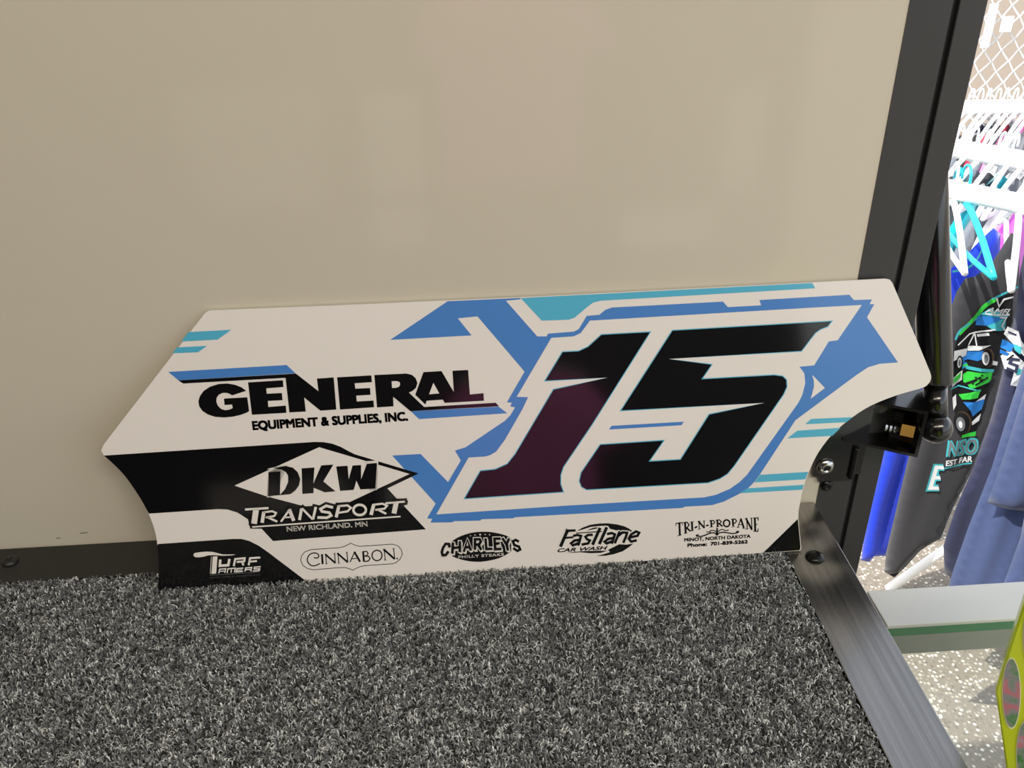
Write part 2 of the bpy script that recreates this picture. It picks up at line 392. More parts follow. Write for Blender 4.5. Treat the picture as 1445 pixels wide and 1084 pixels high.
def ell(cx, cy, rx, ry, n_=24, a0=0):
    return [(cx+rx*math.cos(a0+2*math.pi*k/n_), cy+ry*math.sin(a0+2*math.pi*k/n_)) for k in range(n_)]
def ring(bm, zf, cx, cy, rx, ry, w, to=uv):
    e = ell(cx, cy, rx, ry, 28); e.append(e[0]); e.append(e[1]); return strokes(bm, None, zf, [(e, w)], w, to=to)
def text_mesh(body, bold=0.0, shear=0.0, spacing=1.0):
    c = bpy.data.curves.new('lettering', 'FONT'); c.body = body; c.size = 1; c.offset = bold; c.shear = shear; c.space_character = spacing
    c.resolution_u = 3; c.fill_mode = 'FRONT' if hasattr(c, 'fill_mode') else c.fill_mode
    o = bpy.data.objects.new('tmp', c); COL.objects.link(o); dg = bpy.context.evaluated_depsgraph_get(); dg.update()
    me = bpy.data.meshes.new_from_object(o.evaluated_get(dg)); bpy.data.objects.remove(o); bpy.data.curves.remove(c); return me
def text_px(bm, body, a, b_, cap, bold=.01, shear=0, spacing=1.0, to=uv, arch=0):
    """lay body from baseline start a to end b_ (pixels); cap = cap height in pixels"""
    me = text_mesh(body, 0, shear, spacing); V = np.array([v.co[:] for v in me.vertices]); x0, x1 = V[:, 0].min(), V[:, 0].max()
    A, B = np.array(to(a)), np.array(to(b_)); e = (B-A); Lw = np.linalg.norm(e); e = e/Lw; up = np.array([-e[1], e[0]])
    up_px = np.array(to((a[0], a[1]-cap))); H = np.linalg.norm(up_px-A); caph = .729
    for ox, oy in ([(0, 0), (-bold, -bold), (bold, -bold), (-bold, bold), (bold, bold)] if bold else [(0, 0)]):
        vs = []
        for v in V:
            q = A+e*((v[0]-x0)/(x1-x0)*Lw+ox*H)+up*((v[1]/caph+oy)*H); vs.append(bm.verts.new((q[0], q[1], 0)))
        for p in me.polygons:
            try: fc = bm.faces.new([vs[k] for k in p.vertices])
            except ValueError: continue
            fc.normal_update()
            if fc.normal.z < 0: fc.normal_flip()
    bpy.data.meshes.remove(me); return bm

# board ------------------------------------------------------------
left_curve = Z5((60, 155), (100, 190), (160, 250), (215, 325), (262, 400), (300, 480), (325, 560), (335, 640), (340, 720), (338, 790), (330, 850))
right_curve = [(1130.8, 773), (1126.6, 730), (1128.9, 710.7), (1133.6, 688.6), (1141.5, 666), (1154, 640), (1175, 612.5), (1202.7, 589), (1230, 572), (1263.6, 558.5), (1292.7, 550), (1305, 546), (1312, 539), (1314, 532), (1312, 524)]
outline = [(294.7, 438.5), (289.2, 441.8), (146.6, 627), (142.7, 636)] + smooth_path(left_curve, 3) + [(434.5, 822), (723.6, 804.3), (1076.8, 780.5), (1129.4, 777.2)] \
    + smooth_path(right_curve, 3) + [(1291.3, 474), (1266.4, 416), (1259.4, 399.4), (1255.3, 394.6), (1249.8, 393.3), (1146, 398.8), (760, 418.6), (480, 431.0)]
def slab(pts2, t):
    bm = bmesh.new(); fill(bm, pts2); front = bm.faces[:]
    r = bmesh.ops.extrude_face_region(bm, geom=front)
    vs = [g for g in r['geom'] if isinstance(g, bmesh.types.BMVert)]
    bmesh.ops.translate(bm, verts=vs, vec=(0, 0, -t)); bmesh.ops.recalc_face_normals(bm, faces=bm.faces[:]); return bm
pchild('board', slab([uv(p) for p in outline], .0022), 'vinyl_white')

# blue graphic -------------------------------------------------------
blue_outer = Z2((255, 288), (548, 91), (918, 74), (920, 81), (845, 88), (1005, 270), (1052, 270), (1060, 256)) \
    + Z3((180, 318), (205, 305), (245, 238), (310, 232), (340, 207), (375, 195), (940, 165), (965, 193), (1135, 184), (1125, 157)) \
    + Z4((645, 130), (668, 157), (760, 154), (748, 178), (772, 178), (735, 245), (893, 475), (800, 482), (740, 500), (680, 540), (370, 770)) \
    + Z7((985, 250), (955, 290), (920, 325), (880, 350), (800, 390), (740, 408), (600, 416), (590, 422), (0, 455)) \
    + Z6((890, 470), (885, 475), (720, 480), (715, 487), (580, 490), (570, 496), (460, 497), (470, 478), (443, 475), (487, 400), (265, 155), (410, 147), (550, 290), (615, 180), (585, 130)) \
    + Z2((640, 835), (840, 700), (868, 672), (892, 632), (868, 628), (875, 608), (850, 606), (940, 450), (700, 168), (600, 178), (670, 265))
blue_inner = Z3((65, 350), (180, 342), (215, 325), (262, 262), (1445, 193)) \
    + Z4((708, 182), (585, 362), (540, 368), (465, 490), (390, 497), (415, 530), (420, 580), (405, 640), (385, 680)) \
    + Z7((920, 250), (880, 290), (830, 325), (760, 355), (700, 368), (0, 410)) \
    + Z6((490, 455), (655, 165), (740, 160), (765, 153), (795, 135), (840, 75)) + Z2((930, 640), (958, 580), (900, 578))
g = pchild('blue_graphic', poly(blue_outer), 'vinyl_blue', layer=1)
psub('white_field', poly(blue_inner), 'vinyl_white', g, 1)
psub('white_field', poly(Z4((455, 538), (520, 605), (448, 660), (464, 600), (464, 570))), 'vinyl_white', g, 1)
pchild('blue_stripe', poly(Z3((372, 798), (740, 777), (728, 795), (358, 817))), 'vinyl_blue', layer=3)
pchild('blue_stripe', poly(Z1((388, 415), (992, 380), (1037, 422), (440, 458))), 'vinyl_blue', layer=1)
pchild('blue_stripe', poly(Z2((360, 652), (808, 628), (852, 662), (402, 692))), 'vinyl_blue', layer=1)
for pts in (Z2((921, 75), (1028, 190), (1165, 185), (1195, 175), (1260, 120), (1290, 98), (1330, 88)) + Z3((1410, 97), (1395, 70), (0, 142)),
            Z1((491, 212), (710, 200), (640, 250), (456, 260)), Z1((433, 290), (587, 282), (540, 315), (410, 320)),
            Z4((450, 763), (662, 754), (628, 780), (420, 790)), Z4((380, 823), (600, 808), (558, 849), (328, 862)),
            Z7((985, 253), (1230, 238), (1215, 276), (955, 292)), Z7((920, 322), (1207, 304), (1199, 329), (880, 347))):
    pchild('teal_stripe', poly(pts), 'vinyl_teal', layer=2)
# digits --------------------------------------------------------------
one = Z2((1132, 346), (1215, 342), (1262, 320), (1330, 258)) + Z3((575, 316)) + Z6((1285, 0), (1140, 215), (1127, 255), (1127, 300), (1142, 343), (628, 378), (713, 230), (790, 222), (850, 195), (890, 145)) + Z2((1085, 538), (1362, 480), (1038, 500))
five = Z3((680, 309)) + Z4((562, 261), (535, 295), (500, 308), (475, 325), (455, 350), (402, 420)) + Z3((665, 457), (888, 483), (838, 556), (1200, 536), (1245, 542), (1266, 562), (1268, 600), (1250, 640)) \
    + Z7((855, 208), (820, 250), (780, 275), (720, 296), (100, 332), (72, 316), (60, 285), (70, 240), (168, 96), (500, 74), (425, 181), (577, 172)) + Z3((867, 737), (1150, 681), (413, 724))
for d in (one, five):
    q = pchild('number_digit', poly(offset_poly(d, 1.25)), 'vinyl_black', layer=4)
    psub('digit_outline', poly(d), 'vinyl_teal', q, -1)
# black bands -----------------------------------------------------------
R3 = zm(320, 620, 4.983)
band = Z5((60, 155)) + [p for p in smooth_path(left_curve, 3)[1:] if p[1] < 724] + Z5((290, 451), (640, 428), (690, 430), (740, 445), (795, 480)) \
    + R3((158, 600), (165, 628), (245, 628), (325, 715), (1400, 633), (1245, 467), (1270, 456), (1276, 434), (1257, 416), (1195, 416), (1130, 345), (1350, 240), (900, 105), (860, 85), (800, 52), (740, 30), (680, 20), (620, 18))
pchild('black_band', poly(band), 'vinyl_black', layer=2)
lower = Z5((336, 606), (720, 580), (760, 580), (800, 590), (850, 615), (900, 650), (1100, 802)) + [p for p in smooth_path(left_curve, 3) if p[1] > 769][::-1]
pchild('black_band', poly(lower), 'vinyl_black', layer=1)
pchild('black_band', poly(Z7((1000, 651), (1177, 478), (1191, 622), (1186, 638))), 'vinyl_black', layer=1)

# GENERAL ----------------------------------------------------------------
R1, R2 = zm(260, 500, 6.568), zm(470, 500, 6.568)
bm = bmesh.new()
poly(Z1((440, 458)) + R1((1035, 178), (1245, 342), (1230, 225), (1385, 214), (1410, 512), (1262, 522), (1112, 400), (1127, 530), (975, 538), (940, 218)) + Z1((465, 474)), bm)
poly(R1((575, 338), (530, 305), (470, 282), (400, 270), (320, 275), (240, 300), (180, 340), (145, 390), (132, 435), (140, 482), (170, 525), (220, 558), (290, 580), (370, 585), (450, 578), (520, 562), (570, 545), (602, 528), (585, 398), (368, 410), (375, 470), (445, 465), (450, 498), (420, 512), (380, 518), (340, 505), (312, 475), (298, 440), (300, 405), (320, 375), (355, 358), (395, 357), (425, 368), (445, 380)), bm)
poly(R1((592, 260), (915, 240), (920, 303), (760, 315), (765, 365), (905, 358), (912, 425), (775, 432), (780, 488), (942, 475), (947, 542), (628, 560)), bm)
poly(R2((38, 213), (355, 195), (360, 258), (200, 268), (207, 318), (343, 312), (347, 375), (215, 383), (220, 437), (375, 428), (380, 490), (65, 512)), bm)
poly(R2((383, 192), (680, 178), (730, 190), (765, 220), (782, 265), (768, 312), (735, 340), (703, 354), (845, 488)) + Z2((793, 608), (810, 626)) + R2((718, 527), (557, 393), (560, 482), (408, 492)), bm)
poly(R2((838, 165), (1005, 155), (1120, 350), (1107, 152), (1252, 145), (1268, 372), (1395, 360), (1398, 430), (1035, 450), (1018, 420), (868, 430), (855, 465), (762, 375)), bm)
gl = pchild('sponsor_logo', bm, 'vinyl_black', layer=3)
bm = poly(R2((543, 250), (590, 248), (618, 258), (622, 280), (612, 300), (585, 310), (547, 312))); poly(R2((930, 265), (985, 362), (890, 370)), bm)
psub('letter_counter', bm, 'vinyl_white', gl, 1)
psub('tagline', text_px(bmesh.new(), 'EQUIPMENT & SUPPLIES, INC.', (357.6, 606.4), (575.4, 593), 12.2, .065), 'vinyl_black', gl, 0)

# DKW ---------------------------------------------------------------------
bm = poly(R3((55, 325), (650, 55), (1285, 243), (850, 447), (760, 455), (560, 470), (515, 462), (280, 400)))
poly(R3((283, 409), (290, 225), (330, 216), (283, 208), (370, 187), (430, 182), (330, 404)), bm); poly(R3((972, 154), (1066, 148), (1056, 356), (1000, 358)), bm)
dk = pchild('sponsor_logo', bm, 'vinyl_white', layer=4)
bm = poly(R3((295, 230), (378, 225), (375, 392), (293, 398)))
poly(R3((330, 202), (415, 187), (465, 198), (500, 230), (518, 280), (508, 325), (482, 360), (448, 385), (372, 392), (410, 350), (432, 300), (432, 255), (415, 228), (385, 212)), bm)
poly(R3((527, 203), (617, 197), (610, 310), (665, 182), (750, 177), (680, 295), (765, 365), (690, 372), (612, 340), (610, 378), (532, 383)), bm)
poly(R3((770, 190), (850, 185), (858, 280), (885, 183), (945, 180), (945, 280), (985, 172), (1057, 165), (1045, 345), (940, 352), (912, 290), (893, 355), (797, 362)), bm)
psub('lettering', bm, 'vinyl_black', dk, 1)
bk = [[(1068, 165), (1068, 182)]]
TR = [([(130, 492), (295, 482)], 15), ([(208, 488), (193, 592)], 40), ([(262, 508), (250, 585)], 24), ([(258, 512), (320, 504), (348, 516), (336, 538), (275, 548)], 13), ([(285, 545), (356, 577)], 15),
      ([(382, 578), (445, 490)], 14), ([(440, 490), (472, 572)], 24), ([(405, 548), (460, 545)], 11), ([(527, 485), (512, 566)], 20), ([(530, 484), (606, 562)], 15), ([(627, 474), (607, 562)], 18),
      ([(748, 478), (700, 466), (660, 488), (670, 506), (722, 514), (735, 534), (705, 550), (638, 548)], 18), ([(790, 465), (770, 547)], 22), ([(785, 468), (850, 463), (874, 480), (850, 505), (788, 515)], 14),
      ([(1035, 455), (1015, 530)], 24), ([(1030, 459), (1095, 451), (1127, 465), (1110, 486), (1045, 495)], 14), ([(1060, 492), (1122, 522)], 15), ([(1115, 448), (1252, 437)], 13), ([(1192, 444), (1176, 520)], 34)]
bm = strokes(bmesh.new(), None, R3, TR, 14, grow=34); ring(bm, R3, 935, 495, 46, 38, 50)
psub('letter_outline', bm, 'vinyl_black', dk, 2)
bm = strokes(bmesh.new(), None, R3, TR, 14); ring(bm, R3, 935, 495, 44, 36, 17); strokes(bm, None, R3, [([(180, 615), (1222, 541)], 10)], 10)
text_px(bm, 'NEW RICHLAND. MN', R3((425, 646))[0], R3((990, 609))[0], 7.0, .035)
psub('lettering', bm, 'vinyl_white', dk, 3)

# TURF TAMERS -----------------------------------------------------------------
R4 = zm(260, 760, 8.028)
bm = poly(R4((105, 190), (115, 165), (170, 155), (250, 148), (320, 150), (380, 165), (440, 180), (585, 180), (540, 190), (440, 195), (380, 190), (330, 188), (270, 190), (220, 205), (170, 212), (125, 210)))
poly(R4((325, 203), (378, 200), (362, 395), (310, 400)), bm)
strokes(bm, None, R4, [([(309, 205), (296, 400)], 6), ([(410, 238), (404, 308), (500, 301), (513, 230)], 28), ([(562, 312), (578, 232), (685, 222), (680, 258), (596, 265)], 22), ([(655, 262), (672, 304)], 22),
                       ([(730, 303), (747, 222), (862, 214)], 22), ([(735, 262), (825, 254)], 20), ([(392, 393), (402, 347), (470, 341), (460, 389)], 13), ([(398, 372), (464, 367)], 10), ([(487, 389), (496, 342), (580, 335), (570, 383)], 13),
                       ([(536, 340), (530, 386)], 12), ([(670, 334), (598, 340), (590, 378), (665, 372)], 13), ([(592, 360), (660, 354)], 10), ([(688, 373), (696, 333), (765, 327), (760, 348), (695, 353)], 13), ([(740, 350), (765, 369)], 13),
                       ([(866, 318), (796, 324), (792, 344), (856, 341), (851, 362), (780, 368)], 13)], 12)
tl = pchild('sponsor_logo', bm, 'vinyl_white', layer=3)
bm = strokes(bmesh.new(), None, R4, [([(290, 415), (852, 380)], 6)], 6); text_px(bm, 'LAWN CARE & LANDSCAPING', R4((290, 450))[0], R4((858, 416))[0], 1.9, .03)
psub('tagline', bm, 'vinyl_grey', tl, 0)

# CINNABON ------------------------------------------------------------------------
R5 = zm(415, 750, 8.5)
pth = [(200, 218), (540, 195), (600, 182), (650, 156), (682, 140), (720, 160), (780, 178), (850, 175), (1180, 152), (1250, 175), (1290, 225), (1298, 275), (1270, 335), (1220, 375), (1180, 388), (850, 410), (790, 422), (740, 445), (705, 465), (670, 450), (620, 434), (540, 434), (230, 460), (160, 445), (105, 405), (80, 345), (90, 290), (130, 245), (200, 218), (300, 211)]
bm = strokes(bmesh.new(), None, R5, [(pth, 8)], 8)
strokes(bm, None, R5, [([(238, 312), (275, 320), (296, 300), (285, 270), (240, 258), (190, 275), (160, 325), (168, 372), (205, 408), (255, 410), (312, 384)], 14), ([(335, 272), (343, 392)], 24)], 12, smooth=3)
strokes(bm, None, R5, [([(380, 275), (387, 389)], 11), ([(372, 272), (497, 380)], 22), ([(486, 262), (495, 378)], 11), ([(527, 262), (537, 381)], 11), ([(518, 260), (646, 372)], 22), ([(633, 250), (645, 370)], 11),
                       ([(727, 245), (672, 369)], 12), ([(722, 243), (792, 364)], 24), ([(690, 328), (770, 322)], 10), ([(828, 238), (838, 362)], 24), ([(830, 242), (872, 238), (888, 264), (870, 290), (840, 295)], 13), ([(845, 295), (895, 298), (911, 325), (890, 355), (840, 361)], 14),
                       ([(1082, 215), (1093, 343)], 11), ([(1072, 212), (1208, 332)], 24), ([(1194, 205), (1207, 330)], 11), ([(472, 263), (500, 261)], 7), ([(620, 251), (646, 249)], 7), ([(1180, 207), (1208, 204)], 7), ([(375, 390), (402, 388)], 7), ([(524, 382), (550, 380)], 7), ([(1080, 344), (1108, 342)], 7)], 12)
ring(bm, R5, 995, 288, 60, 62, 15); poly(R5(*ell(1237, 325, 11, 11, 12)), bm)
pchild('sponsor_logo', bm, 'vinyl_black', layer=2)

# CHARLEYS -------------------------------------------------------------------------
R6 = zm(610, 740, 10.32)
bm = poly(R6(*smooth_path([(255, 268), (330, 215), (430, 165), (560, 125), (700, 108), (850, 112), (980, 135), (1080, 165), (1150, 205)], 3), *smooth_path([(1150, 393), (1080, 440), (980, 490), (850, 525), (700, 545), (560, 540), (430, 515), (350, 490), (292, 466)], 3)))
cl = pchild('sponsor_logo', bm, 'vinyl_black', layer=2)
CH = [[(252, 335), (245, 285), (195, 282), (158, 335), (138, 405), (150, 448), (195, 445), (238, 390)], [(302, 260), (290, 425)], [(402, 240), (400, 405)], [(300, 345), (398, 330)], [(458, 400), (512, 222), (560, 380)], [(482, 335), (545, 327)],
      [(620, 370), (620, 215), (690, 213), (707, 250), (685, 288), (625, 295)], [(668, 292), (712, 372)], [(775, 200), (785, 357), (875, 352)], [(995, 205), (905, 207), (915, 360), (1008, 354)], [(910, 282), (982, 272)],
      [(1020, 198), (1080, 290), (1118, 203)], [(1083, 285), (1100, 380)], [(1262, 252), (1215, 225), (1172, 245), (1195, 300), (1260, 322), (1280, 365), (1240, 385), (1178, 345)]]
CHs = [[(x+16, y+22) for x, y in s_] for s_ in CH]
bm = strokes(bmesh.new(), None, R6, CH, 40, grow=20); strokes(bm, None, R6, CHs[:-1], 40, grow=8)
text_px(bm, 'PHILLY STEAKS', R6((382, 494))[0], R6((1040, 454))[0], 3.7, .06, spacing=1.15)
for x, y, r in ((557, 166, 11), (622, 155, 12), (697, 148, 18), (770, 146, 12), (835, 150, 12)):
    poly(R6(*[(x+(r if k % 2 == 0 else r*.5)*math.sin(k*math.pi/5), y-(r if k % 2 == 0 else r*.5)*math.cos(k*math.pi/5)) for k in range(10)]), bm)
psub('letter_outline', bm, 'vinyl_white', cl, 1)
psub('lettering', strokes(bmesh.new(), None, R6, CH, 38), 'vinyl_black', cl, 2)

# FASTLANE --------------------------------------------------------------------------
R7 = zm(775, 725, 9.633)
bm = poly(R7((370, 238), (450, 190), (560, 150), (680, 133), (800, 130), (920, 145), (1020, 170), (1090, 205), (1135, 240), (1090, 245), (1000, 230), (920, 228), (825, 205), (800, 165), (700, 165), (560, 180), (440, 220)))
poly(R7((505, 228), (600, 190), (690, 180), (650, 200), (560, 220)), bm)
poly(R7((1145, 405), (1090, 450), (1000, 510), (880, 550), (760, 572), (640, 573), (740, 550), (825, 522), (800, 490), (950, 415), (1050, 420)), bm)
poly(R7((235, 535), (330, 518), (480, 508), (700, 503), (800, 503), (700, 532), (560, 537), (420, 524)), bm)
fl = pchild('sponsor_logo', bm, 'vinyl_black', layer=2)
FL = [([(152, 448), (252, 218)], 44), ([(228, 232), (358, 225)], 34), ([(210, 328), (325, 318)], 28), [(325, 300), (380, 288), (432, 300), (415, 365), (392, 432)], [(420, 352), (345, 362), (296, 400), (322, 428), (395, 402)],
      [(592, 285), (530, 287), (492, 312), (512, 345), (552, 362), (530, 402), (438, 418)], ([(692, 190), (588, 422)], 42), ([(368, 262), (718, 240)], 14), ([(782, 182), (680, 412)], 42), [(785, 275), (850, 262), (892, 280), (872, 340), (848, 408)],
      [(872, 328), (800, 340), (752, 380), (780, 403), (850, 378)], [(890, 402), (958, 238)], [(930, 305), (1000, 252), (1058, 258), (1042, 310), (1005, 395)], [(1085, 325), (1200, 298), (1222, 258), (1180, 240), (1112, 280), (1082, 340), (1112, 378), (1190, 360)]]
bm = strokes(bmesh.new(), None, R7, FL[:7]+FL[8:], 36, grow=24); psub('letter_outline', bm, 'vinyl_white', fl, 1)
bm = strokes(bmesh.new(), None, R7, FL, 35); text_px(bm, 'CAR WASH', R7((115, 522))[0], R7((792, 484))[0], 5.1, .05, .35)
psub('lettering', bm, 'vinyl_black', fl, 2)

# TRI-N-PROPANE ------------------------------------------------------------------------
R8 = zm(940, 720, 9.633)
TP = [([(180, 165), (186, 345)], 27), ([(130, 182), (222, 168)], 15), ([(152, 350), (208, 335)], 10), ([(135, 175), (131, 215)], 9), ([(222, 166), (222, 205)], 9),
      ([(256, 165), (266, 312)], 27), ([(235, 168), (285, 165), (312, 198), (288, 235), (262, 242)], 16), ([(275, 238), (332, 287)], 24), ([(240, 320), (288, 308)], 9), ([(350, 160), (356, 278)], 27), ([(330, 161), (375, 155)], 9), ([(334, 284), (378, 272)], 9),
      ([(386, 242), (422, 222)], 22), ([(446, 150), (451, 255)], 13), ([(438, 150), (521, 242)], 25), ([(515, 145), (520, 240)], 13), ([(430, 151), (465, 149)], 8), ([(500, 147), (534, 143)], 8), ([(430, 262), (470, 253)], 8),
      ([(543, 213), (578, 200)], 22), ([(610, 140), (616, 228)], 25), ([(590, 143), (640, 140), (661, 162), (645, 186), (615, 190)], 15), ([(590, 233), (640, 226)], 8), ([(695, 135), (701, 222)], 25), ([(675, 137), (725, 132), (750, 156), (732, 178), (700, 183)], 15),
      ([(715, 180), (767, 220)], 22), ([(675, 229), (722, 223)], 8), ([(905, 122), (911, 218)], 25), ([(885, 126), (935, 120), (957, 146), (940, 173), (910, 179)], 15), ([(885, 231), (935, 223)], 8),
      ([(1016, 115), (975, 232)], 13), ([(1013, 112), (1056, 242)], 25), ([(988, 198), (1040, 197)], 10), ([(960, 236), (996, 233)], 8), ([(1035, 246), (1077, 249)], 8), ([(1095, 110), (1101, 252)], 13), ([(1084, 110), (1166, 268)], 25), ([(1160, 105), (1166, 268)], 13),
      ([(1070, 112), (1105, 110)], 8), ([(1140, 108), (1176, 105)], 8), ([(1080, 256), (1117, 256)], 8), ([(1205, 105), (1211, 282)], 27), ([(1185, 107), (1250, 103), (1250, 142)], 13), ([(1205, 196), (1240, 192)], 13), ([(1185, 284), (1245, 290), (1252, 250)], 13)]
bm = strokes(bmesh.new(), None, R8, TP, 12); ring(bm, R8, 822, 178, 42, 46, 22)
strokes(bm, None, R8, [([(693, 240), (690, 335)], 22), ([(690, 332), (660, 310), (600, 312), (500, 350), (430, 355), (410, 342), (445, 334)], 17), ([(690, 332), (730, 306), (800, 302), (900, 318), (970, 306), (982, 290), (948, 292)], 17),
                       ([(690, 302), (650, 276), (602, 277), (598, 296), (545, 294)], 13), ([(695, 302), (740, 266), (780, 264), (800, 280), (850, 270)], 13)], 12, smooth=3)
poly(R8(*ell(690, 328, 22, 18, 12)), bm)
text_px(bm, 'MINOT, NORTH DAKOTA', R8((248, 426))[0], R8((1145, 374))[0], 4.8, .06); text_px(bm, 'Phone:', R8((292, 499))[0], R8((550, 483))[0], 4.8, .08); text_px(bm, '701-839-5262', R8((605, 479))[0], R8((1105, 450))[0], 4.8, .08)
pchild('sponsor_logo', bm, 'vinyl_black', layer=2)

# ------------------------------------------------------------------ bracket, strut on the post
PY = py0-.0002
brk = thing('strut_bracket', 'black steel strut bracket bolted to the frame post behind the panel tip', 'bracket', (.262, PY, .02))
def bpart(name, bm, m, smooth=False, parent=None):
    o = obj(name, bm, m, parent or brk, None, smooth)
    if parent is None: o.matrix_parent_inverse = Matrix.Translation(-brk.location)
    return o
a, b_ = on_y(1143, 677, PY), on_y(1206, 677, PY)
bm = bmesh.new(); zlo, zhi = a.z, on_y(1200, 540, PY).z
box(bm, XE-.006, PG0+.003, PY-.003, PY, zlo, zhi)
bmesh.ops.bevel(bm, geom=[e for e in bm.edges if abs((e.verts[0].co-e.verts[1].co).y) > .002], offset=.005, segments=4, affect='EDGES')
bpart('mount_plate', bm, 'gloss_black')
s = button_screw('screw', brk, on_y(1164.5, 658, PY-.003), (0, -1, 0), .0066); s.matrix_parent_inverse = Matrix.Translation(-brk.location)
s = button_screw('screw', post, on_y(1166, 685, PY), (0, -1, 0), .0045, 'dark_steel')
# weld bead
wp = [on_y(1209, 632, PY-.004), on_y(1206, 645, PY-.004), on_y(1203, 660, PY-.004), on_y(1200, 674, PY-.004)]
bpart('weld_bead', tube(bmesh.new(), smooth_path([tuple(p) for p in wp], 4), .0022, 8), 'dark_steel', True)
# channel arm: open box whose mouth faces the camera
bl = on_y(1197, 624.5, PY-.006); zb = bl.z; br = on_z(1294.5, 646, zb)
ax = (br-bl); ax.z = 0; Larm = ax.length; ax.normalize(); inn = Vector((-ax.y, ax.x, 0))
if inn.y < 0: inn = -inn
tr = on_plane(1307, 581, bl, inn); ht = tr.z-zb; dep = .030; th = .0022
def arm_box(bm, s0, s1, d0, d1, z0, z1):
    r = bmesh.ops.create_cube(bm, size=1)
    for v in r['verts']:
        s_ = s0+(v.co.x+.5)*(s1-s0); d_ = d0+(v.co.y+.5)*(d1-d0); z_ = z0+(v.co.z+.5)*(z1-z0)
        v.co = bl+ax*s_+inn*d_+Vector((0, 0, z_))
s0 = -.004
bm = bmesh.new()
arm_box(bm, s0, Larm, 0, dep, 0, th); arm_box(bm, s0, Larm, 0, dep, ht-th, ht); arm_box(bm, s0, Larm, dep-th, dep, th, ht-th); arm_box(bm, Larm-th, Larm, 0, dep-th, th, ht-th)
bmesh.ops.recalc_face_normals(bm, faces=bm.faces[:])
bpart('channel_arm', bm, 'gloss_black')
nutc = on_plane(1290, 610, bl+inn*.013, inn); bpart('hex_nut', lathe(bmesh.new(), nutc, nutc-ax, [(0, .0078), (.0085, .0078)], 6), 'brass')
bpart('threaded_stud', lathe(bmesh.new(), nutc-ax*.0085, nutc-ax*.02, [(.0014*k, .0044 if k % 2 else .0037) for k in range(8)], 16), 'steel')
# gas strut
strut = thing('gas_strut', 'black gas strut with ball joint rising behind the post', 'gas strut')
ballc = on_plane(1321, 604, bl+inn*.013, inn)
strut.location = ballc
topP = on_plane(1313, 285, ballc, Vector((1, 0, 0))); ad = (topP-ballc).normalized()
def spart(name, bm, m):
    o = obj(name, bm, m, strut, None, True); o.matrix_parent_inverse = Matrix.Translation(-strut.location); return o
rb = .0105
spart('ball_socket', lathe(bmesh.new(), ballc-ad*rb, ballc+ad, [(rb-rb*math.cos(math.pi*k/12), rb*math.sin(math.pi*k/12)) for k in range(13)], 28), 'gloss_black')
spart('ball_stud', lathe(bmesh.new(), ballc-ax*.004, nutc+ax*.001, [(0, .005), ((nutc-ballc).length-.006, .005)], 16), 'steel')
spart('neck', lathe(bmesh.new(), ballc+ad*.008, ballc+ad, [(0, .0076), (.021, .0076)], 28), 'gloss_black')
spart('cylinder', lathe(bmesh.new(), ballc+ad*.029, ballc+ad, [(0, .0095), (.0012, .0112), (.30, .0112), (.302, .010)], 36), 'gloss_black')
spart('rod', lathe(bmesh.new(), ballc+ad*.33, ballc+ad, [(0, .005), (.20, .005)], 16), 'steel')

# ------------------------------------------------------------------ glass counter by the opening
BY0, BY1, BH = .3671, .3977, .0267
cnt = thing('glass_counter', 'glass counter top with grey aluminium rail beside the carpeted shelf', 'counter', (.9, .2, GZ))
part(cnt, 'frame_rail', bbox(XE+.0012, 1.9, BY0, BY1, -.003, 0, .0006), 'aluminium')
part(cnt, 'glass_edge_strip', bbox(XE+.0012, 1.9, BY0+.0012, BY1, -.0105, -.0035), 'glass_edge')
part(cnt, 'support_flange', bbox(XE+.0012, 1.9, BY0+.0008, BY1-.01, -BH, -.0105), 'aluminium_dull')
part(cnt, 'glass_sheet', bbox(XE+.0012, 1.9, -.10, BY0+.02, -BH-.006, -BH), 'glass')
for x in (1.85,):
    part(cnt, 'leg', bbox(x, x+.04, BY0-.01, BY0+.03, GZ, -BH-.006), 'aluminium'); part(cnt, 'leg', bbox(x, x+.04, -.1, -.06, GZ, -BH-.006), 'aluminium')
# neon carton on the glass
cp0 = on_z(1424, 1112, -BH); cn = CAM-cp0; cn.z = 0; cn.normalize(); cn = Matrix.Rotation(.12, 3, 'Z') @ cn; ch_ = Vector((-cn.y, cn.x, 0)); base_z = -BH
def con(p, off=0): return on_plane(p[0], p[1], cp0+cn*off, cn)
A_, B_ = con((1404, 975)), con((1446, 846)); botl = con((1424, 1110)); botl.z = base_z
hexa = [botl, A_, B_, B_+ch_*.030+Vector((0, 0, .008)), A_+ch_*.08, botl+ch_*.062]
card = thing('snack_carton', 'neon yellow-green hexagonal carton with oval photo prints on the glass counter', 'carton', botl+ch_*.03)
def cpart(name, bm, m):
    o = obj(name, bm, m, card); o.matrix_parent_inverse = Matrix.Translation(-card.location); return o
bm = bmesh.new(); f0 = bm.faces.new([bm.verts.new(p) for p in hexa])
r = bmesh.ops.extrude_face_region(bm, geom=[f0]); bmesh.ops.translate(bm, verts=[g_ for g_ in r['geom'] if isinstance(g_, bmesh.types.BMVert)], vec=-cn*.03)
bmesh.ops.recalc_face_normals(bm, faces=bm.faces[:]); bmesh.ops.bevel(bm, geom=bm.edges[:], offset=.001, segments=2, affect='EDGES'); cpart('carton_body', bm, 'neon_card')
def card_poly(px, dy):
    bm = bmesh.new(); bm.faces.new([bm.verts.new(con(p, dy)) for p in px]); bmesh.ops.recalc_face_normals(bm, faces=bm.faces[:]); return bm
C8 = zm(1340, 840, 4.44)
